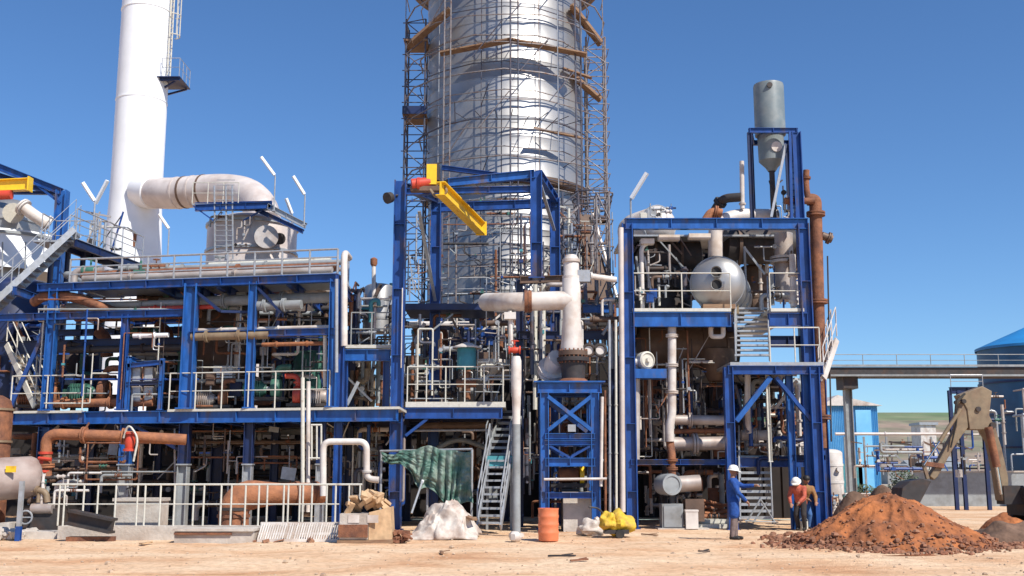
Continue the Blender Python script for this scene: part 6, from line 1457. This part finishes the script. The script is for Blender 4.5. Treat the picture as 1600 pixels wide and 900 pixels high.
for k in range(130):
    u = rg.uniform(1190,1262) if k < 40 else rg.uniform(1560,1640); Y = rg.uniform(27.5,30.5) if k < 40 else rg.uniform(25,29); q = P(u,830,Y)
    s_ = rg.uniform(.02,.09); mb.ball((q.x,Y,gz(q.x,Y)+s_*.4), s_, 6, 4, (1.2,1.1,.7), .3, rg)
one('soil_clods', 'small ridge of reddish clods left of the soil heap by the tower foot', 'clods', mb, M['clod'], kind='stuff')
# dark spoil behind the heap
def spoil(x, y, cx_, cy_, rx, ry, h):
    r = math.hypot((x-cx_)/rx,(y-cy_)/ry); return h*max(0,1-r*r)*(1+.5*noise.noise(V((x*2,y*2,3)))) - .03
for i, (u, Y, rx, ry, h, lab) in enumerate(((1345,31.5,1.1,1.0,.95,'dark brown earth bank behind the left of the soil heap'),(1385,33,1.0,1.0,1.2,'dark brown earth bank behind the middle of the soil heap'),(1590,27,1.6,1.2,.45,'low dark spoil at the right edge under the excavator'),(1575,29.8,.9,.8,.55,'pale tan spoil bank right of the soil heap'))):
    c = P(u,800,Y); mb = MB(); mb.sheet(lambda a, b: (lambda x, y: V((x,y,spoil(x,y,c.x,Y,rx,ry,h)+.03*noise.noise(V((x*9,y*9,1))))))(c.x-rx+2*rx*a, Y-ry+2*ry*b), 50, 40)
    one('spoil_bank', lab, 'earth bank', mb, M['soil' if i == 3 else 'earth'])

# ================================================================ EXCAVATOR
YE = 30.2
t = Thing('excavator', 'dusty tan excavator with its arm bent over the soil heap at the right', 'excavator')
def plate(pts, Y0, th, m, name):
    mb = MB(); n = len(pts); v_ = [V((p_.x, Y0-th/2, p_.z)) for p_ in pts]+[V((p_.x, Y0+th/2, p_.z)) for p_ in pts]
    mb.add(v_, [tuple(range(n)), tuple(range(2*n-1,n-1,-1))]+[(i,i+n,(i+1)%n+n,(i+1)%n) for i in range(n)])
    o = t.part(name, mb, M[m]); bv = o.modifiers.new('bevel','BEVEL'); bv.width = .02; bv.segments = 2; return o
E = lambda u, v: P(u, v, YE)
plate([E(1494,618),E(1530,604),E(1545,612),E(1541,650),E(1550,668),E(1560,700),E(1570,745),E(1571,782),E(1560,782),E(1553,735),E(1543,690),E(1532,672),E(1510,672),E(1506,640)], YE, .42, 'tan', 'boom')
plate([E(1494,624),E(1510,640),E(1509,668),E(1500,680),E(1486,700),E(1474,722),E(1462,744),E(1456,750),E(1449,744),E(1462,722),E(1476,696),E(1490,668)], YE-.05, .26, 'tan', 'dipper_arm')
mb = MB(); mb.tube([E(1536,668)-V((0,.34,0)), E(1549,730)-V((0,.34,0))], .105, 16); o = t.part('boom_cylinder', mb, M['rust'])
mb = MB(); mb.tube([E(1549,730)-V((0,.34,0)), E(1556,772)-V((0,.34,0))], .05, 12); t.part('cylinder_rod', mb, M['chrome'], parent=o)
mb = MB(); mb.tube([E(1494,640)-V((0,.3,0)), E(1462,690)-V((0,.3,0))], .055, 12); o = t.part('bucket_cylinder', mb, M['tan'])
mb = MB(); mb.tube([E(1462,690)-V((0,.3,0)), E(1437,727)-V((0,.3,0))], .028, 10); t.part('cylinder_rod', mb, M['chrome'], parent=o)
mb = MB(); mb.bar(E(1435,724)-V((0,.25,0)), E(1470,728)-V((0,.2,0)), .08,.12); t.part('link', mb, M['rust']); mb = MB(); mb.bar(E(1437,724)-V((0,.25,0)), E(1444,748)-V((0,.25,0)), .08,.10); t.part('link', mb, M['tan'])
mb = MB(); mb.cyl(E(1523,640)-V((0,.26,0)), E(1523,640)+V((0,.26,0)), .07, 14); mb.cyl(E(1545,665)-V((0,.3,0)), E(1545,665)+V((0,.3,0)), .08, 14); mb.cyl(E(1437,726)-V((0,.32,0)), E(1437,726)+V((0,.2,0)), .06, 12); mb.cyl(E(1500,628)-V((0,.3,0)), E(1500,628)+V((0,.3,0)), .06, 12); t.part('pivot_pins', mb, M['dgrey'])
for k in range(2): mb = MB(); mb.tube(fil([E(1502,616)-V((0,.2+.06*k,0)),E(1486,628+4*k)-V((0,.35,0)),E(1488,660)-V((0,.3,0)),E(1480,700)-V((0,.24,0))],.15,4), .022, 6); t.part('hose', mb, M['tyre'])
# bucket: curved open scoop
def bucket():
    mb = MB(); prof = [E(1446,752),E(1432,748),E(1414,752),E(1402,762),E(1400,776),E(1410,788),E(1426,790)]
    w_ = .42; n = len(prof)
    o_, i_ = [], []
    cc = sum((V(p_) for p_ in prof), V((0,0,0)))/n
    for p_ in prof: o_.append(V(p_)); i_.append(V(p_).lerp(cc, .08))
    for s_ in (-1,1):
        pts = [V((p_.x,YE+s_*w_,p_.z)) for p_ in o_]; pts2 = [V((p_.x,YE+s_*(w_-.04),p_.z)) for p_ in o_]
        mb.add(pts+pts2, [tuple(range(n)), tuple(range(2*n-1,n-1,-1))]+[(i,i+n,(i+1)%n+n,(i+1)%n) for i in range(n)])
    for k in range(n-1):
        a, b, c_, d_ = o_[k], o_[k+1], i_[k+1], i_[k]
        vs_ = [V((p_.x,YE+s_*(w_-.04),p_.z)) for s_ in (-1,1) for p_ in (a,b,c_,d_)]
        mb.add(vs_, [(0,1,5,4),(1,2,6,5),(2,3,7,6),(3,0,4,7)])
    return mb
bk = t.part('bucket', bucket(), M['dgrey'])
for k in range(4): y = YE-.36+k*.24; a = E(1426,790); mb = MB(); mb.tube([V((a.x,y,a.z)), V((a.x+.22,y,a.z-.06))], [.05,.02], 6); t.part('tooth', mb, M['tan'], parent=bk)
# machine body (reaching out of the frame)
xb0 = E(1572,780).x
mb = MB(); mb.bx(xb0+.3, xb0+3.6, YE-.9, YE+1.3, .95, 1.25); t.part('turntable_deck', mb, M['dgrey'])
mb = MB(); mb.bx(xb0+1.6, xb0+3.8, YE-.9, YE+1.3, 1.25, 2.2); t.part('engine_cover', mb, M['tan'])
mb = MB(); mb.bx(xb0+.9, xb0+1.9, YE-.9, YE+.0, 1.25, 1.6); mb.bx(xb0+.9, xb0+1.9, YE-.9, YE+.0, 2.85, 2.95)
for x in (xb0+.93, xb0+1.87):
    for y in (YE-.87, YE-.03): mb.bx(x-.04,x+.04,y-.04,y+.04,1.6,2.85)
t.part('cab', mb, M['tan']); mb = MB(); mb.bx(xb0+.99,xb0+1.81,YE-.85,YE-.07,1.6,2.84); t.part('cab_glass', mb, M['dgrey'])
for yy in (-1.1, .9):
    mb = MB(); p0 = [(xb0+.5,.35),(xb0+.75,.08),(xb0+3.4,.08),(xb0+3.7,.35),(xb0+3.4,.78),(xb0+.75,.78)]; n = 6
    mb.add([V((a,YE+yy,b)) for a,b in p0]+[V((a,YE+yy+.5,b)) for a,b in p0], [tuple(range(n)), tuple(range(2*n-1,n-1,-1))]+[(i,i+n,(i+1)%n+n,(i+1)%n) for i in range(n)])
    o = t.part('track', mb, M['tyre'])
    for k in range(6): mb = MB(); mb.cyl((xb0+.75+k*.5,YE+yy-.03,.36),(xb0+.75+k*.5,YE+yy+.0-.001,.36),.2,14); t.part('track_wheel', mb, M['dgrey'], parent=o)
mb = MB(); mb.box((xb0+.12,YE,1.05),(.55,.5,.5)); t.part('boom_foot', mb, M['dgrey'])
mb = MB(); mb.bx(xb0+.4,xb0+3.4,YE-.55,YE+.9,.5,.95); t.part('undercarriage', mb, M['dgrey'])

# ================================================================ PEOPLE
def remesh(o, vx, it=4):
    m = o.modifiers.new('remesh','REMESH'); m.mode = 'VOXEL'; m.voxel_size = vx; m.use_smooth_shade = True
    s_ = o.modifiers.new('smooth','SMOOTH'); s_.factor = .5; s_.iterations = it
def person(label, base, rz, J, cols, group=None, helmet=None, hair=False, coat=0, scale=1.0):
    """J: joints in metres, local frame facing +x. base on the ground"""
    t = Thing('person', label, 'person', group)
    Mx = Matrix.Translation(base) @ Matrix.Rotation(rz, 4, 'Z') @ Matrix.Scale(scale, 4)
    j = {k: Mx @ V(v_) for k, v_ in J.items()}
    s = scale
    mb = MB()
    hd = j['head']; nk = j['neck']; ax = (hd-nk).normalized()
    fx = (Mx.to_3x3() @ V(J.get('face', (1,0,-.15)))).normalized()
    sd = ax.cross(fx).normalized()
    # head: skull + jaw + nose + ears
    mb.ball(hd+ax*.03*s, .098*s, 16, 12, (1,.92,1.1)); mb.caps(hd-ax*.05*s+fx*.02*s, hd-ax*.06*s+fx*.05*s, .06*s, .045*s)
    mb.caps(hd+fx*.09*s+ax*.02*s, hd+fx*.115*s-ax*.015*s, .012*s, .017*s, 8)
    for q in (-1,1): mb.ball(hd+sd*q*.095*s-ax*.0*s, .026*s, 8, 6, (.8,.5,1.2))
    mb.caps(hd-ax*.08*s, nk, .058*s, .062*s); mb.caps(nk, j['chest'], .07*s, .12*s)
    mb.caps(j['chest'], j['pelvis'], .13*s, .12*s)
    for q in 'lr':
        mb.caps(j['sh_'+q], j['el_'+q], .05*s, .04*s); mb.caps(j['el_'+q], j['wr_'+q], .038*s, .028*s); mb.caps(j['chest'], j['sh_'+q], .09*s, .055*s)
        mb.caps(j['hip_'+q], j['kn_'+q], .08*s, .055*s); mb.caps(j['kn_'+q], j['an_'+q], .052*s, .035*s); mb.caps(j['pelvis'], j['hip_'+q], .1*s, .085*s)
        mb.caps(j['an_'+q]-V((0,0,.02)), j['an_'+q]+fx*.14*s-V((0,0,.045*s)), .04*s, .035*s)
        w_, e_ = j['wr_'+q], j['el_'+q]; d = (w_-e_).normalized(); side = d.cross(V((0,0,1))); side = side.normalized() if side.length > .1 else sd
        dn = side.cross(d).normalized()
        pal = w_+d*.085*s
        mb.caps(w_, pal-d*.02*s, .026*s, .036*s, 8); mb.caps(w_+d*.04*s+side*.018*s, pal+side*.016*s, .024*s, .024*s, 8); mb.caps(w_+d*.04*s-side*.018*s, pal-side*.016*s, .024*s, .024*s, 8)
        for k, (off, ln) in enumerate(((-.033,.062),(-.011,.075),(.011,.07),(.033,.052))):
            b0 = pal+side*off*s; b1 = b0+d*ln*.55*s-dn*.008*s; b2 = b1+d*ln*.45*s-dn*.03*s
            mb.caps(b0, b1, .0105*s, .0095*s, 6); mb.caps(b1, b2, .0095*s, .008*s, 6)
        th0 = w_+d*.03*s-side*.03*s; th1 = th0+d*.04*s-side*.03*s; mb.caps(th0, th1, .013*s, .011*s, 6); mb.caps(th1, th1+d*.03*s-dn*.006*s, .011*s, .009*s, 6)
    body = t.part('body', mb, M['skin']); remesh(body, .009, 2)
    # eyes and mouth
    for q in (-1,1): mb = MB(); mb.ball(hd+fx*.088*s+sd*q*.034*s+ax*.025*s, .013*s, 8, 6); t.part('eye', mb, M['black'])
    mb = MB(); mb.caps(hd+fx*.094*s-sd*.02*s-ax*.045*s, hd+fx*.094*s+sd*.02*s-ax*.045*s, .006*s, .006*s, 6); t.part('mouth', mb, M['rust'])
    # jacket
    mb = MB()
    up = (j['chest']-j['pelvis']).normalized()
    mb.caps(j['chest']+up*.04*s, j['pelvis']-up*.02*s, .165*s, .16*s, 16)
    mb.caps(j['sh_l'], j['sh_r'], .085*s, .085*s, 12)
    for q in 'lr':
        mb.caps(j['chest']+up*.02*s, j['sh_'+q], .12*s, .085*s, 12); mb.caps(j['sh_'+q], j['el_'+q], .078*s, .062*s, 12); mb.caps(j['el_'+q], j['wr_'+q].lerp(j['el_'+q],.06), .062*s, .048*s, 12)
        if coat:
            mb.caps(j['pelvis'].lerp(j['hip_'+q],.7), j['hip_'+q].lerp(j['kn_'+q],coat), .135*s, .125*s, 14)
        else: mb.caps(j['pelvis'], j['pelvis'].lerp(j['hip_'+q],.8)-up*.03*s, .15*s, .125*s, 12)
    jk = t.part('jacket', mb, M[cols[0]]); remesh(jk, .018, 3)
    mb = MB()
    for q in 'lr':
        mb.caps(j['pelvis'], j['hip_'+q], .115*s, .10*s, 12); mb.caps(j['hip_'+q], j['kn_'+q], .10*s, .080*s, 12); mb.caps(j['kn_'+q], j['an_'+q], .08*s, .062*s, 12)
    tr = t.part('trousers', mb, M[cols[1]]); remesh(tr, .018, 3)
    for q in 'lr':
        mb = MB(); a = j['an_'+q]; mb.caps(a+V((0,0,.03*s)), a-V((0,0,.03*s)), .062*s, .058*s, 10); mb.caps(a-V((0,0,.045*s))-fx*.02*s, V((a.x,a.y,base.z+.045*s))+V((fx.x,fx.y,0))*.16*s, .05*s, .045*s, 10)
        bt = t.part('boot', mb, M['black']); remesh(bt, .015, 2)
    mb = MB(); k = hd+ax*.055*s
    if helmet:
        mb.lathe([(.125*s,-.02*s),(.128*s,.0),(.122*s,.04*s),(.10*s,.085*s),(.06*s,.112*s),(0,.122*s)], k, ax, 24)
        mb.lathe([(.122*s,-.012*s),(.150*s,-.022*s),(.150*s,-.012*s),(.122*s,.0)], k, ax, 24)
        mb.add([k+fx*.10*s+sd*.10*s, k+fx*.19*s+sd*.05*s-ax*.02*s, k+fx*.19*s-sd*.05*s-ax*.02*s, k+fx*.10*s-sd*.10*s, k+fx*.10*s+sd*.10*s+ax*.012*s, k+fx*.19*s+sd*.05*s-ax*.008*s, k+fx*.19*s-sd*.05*s-ax*.008*s, k+fx*.10*s-sd*.10*s+ax*.012*s],[(0,1,2,3),(4,7,6,5),(0,4,5,1),(1,5,6,2),(2,6,7,3)])
        t.part('helmet', mb, M[helmet])
    else:
        mb.ball(hd+ax*.05*s-fx*.015*s, .108*s, 14, 10, (1,1,.95)); t.part('hair', mb, M['black'])
    return t
stand = dict(head=(.02,0,1.63), neck=(0,0,1.47), chest=(0,0,1.30), pelvis=(0,0,.98), sh_l=(0,.19,1.40), sh_r=(0,-.19,1.40),
  el_l=(.18,.22,1.19), wr_l=(.42,.16,1.16), el_r=(.08,-.24,1.12), wr_r=(.26,-.20,.90), hip_l=(0,.09,.92), hip_r=(0,-.09,.92),
  kn_l=(.03,.10,.50), kn_r=(.0,-.10,.50), an_l=(.02,.11,.09), an_r=(-.06,-.10,.09))
j1 = dict(stand); j1.update(el_l=(.24,.20,1.28), wr_l=(.50,.10,1.30), el_r=(.12,-.25,1.13), wr_r=(.30,-.16,.94), face=(1,-.25,-.25))
q = P(1148,846,27.1); g0 = V((q.x,27.1,gz(q.x,27.1)))
person('worker in blue coveralls and white helmet standing in front holding an arm out', g0, R(-12), j1, ('cover','gtrous'), helmet='helmet', coat=.75, scale=1.0)
j2 = dict(stand); j2.update(head=(.33,0,1.38), neck=(.22,0,1.27), chest=(.14,0,1.15), pelvis=(-.04,0,.86), sh_l=(.20,.18,1.22), sh_r=(.20,-.18,1.22), el_l=(.32,.22,.98), wr_l=(.50,.12,.84), el_r=(.28,-.24,.97), wr_r=(.44,-.16,.80), hip_l=(-.02,.09,.82), hip_r=(-.02,-.09,.82), kn_l=(.12,.12,.46), kn_r=(.04,-.12,.46), face=(1,0,-.5))
q = P(1224,820,34.0); person('worker in orange vest and dark trousers bending forward by the tower foot', V((q.x,31.9+.0,gz(q.x,31.9))) , R(-120), j2, ('vest','trous'), helmet='helmet', scale=.98)
j3 = dict(j2); j3.update(head=(.22,0,1.46), neck=(.14,0,1.33), wr_r=(.35,-.1,.92))
q = P(1241,818,33.6); person('worker in brown jacket and blue jeans standing close behind the orange vest', V((q.x-.02,32.35,gz(q.x,32.35))), R(-75), j3, ('brownc','jeans'), scale=.98)
t = Thing('paint_tin', 'small pale tin standing at the right foot of the tower beside the workers', 'tin')
q = P(1256,820,32.2); mb = MB(); mb.lathe([(0,0),(.12,0),(.12,.26),(.11,.26),(.11,.24),(0,.24)],(q.x,32.2,0),seg=18); t.part('can', mb, M['cream']); mb = MB(); mb.tube([(q.x+.12*math.cos(a),32.2,.26+.1*math.sin(a)) for a in [math.pi*i/8 for i in range(9)]],.008,5); t.part('handle', mb, M['galv'])
finish()
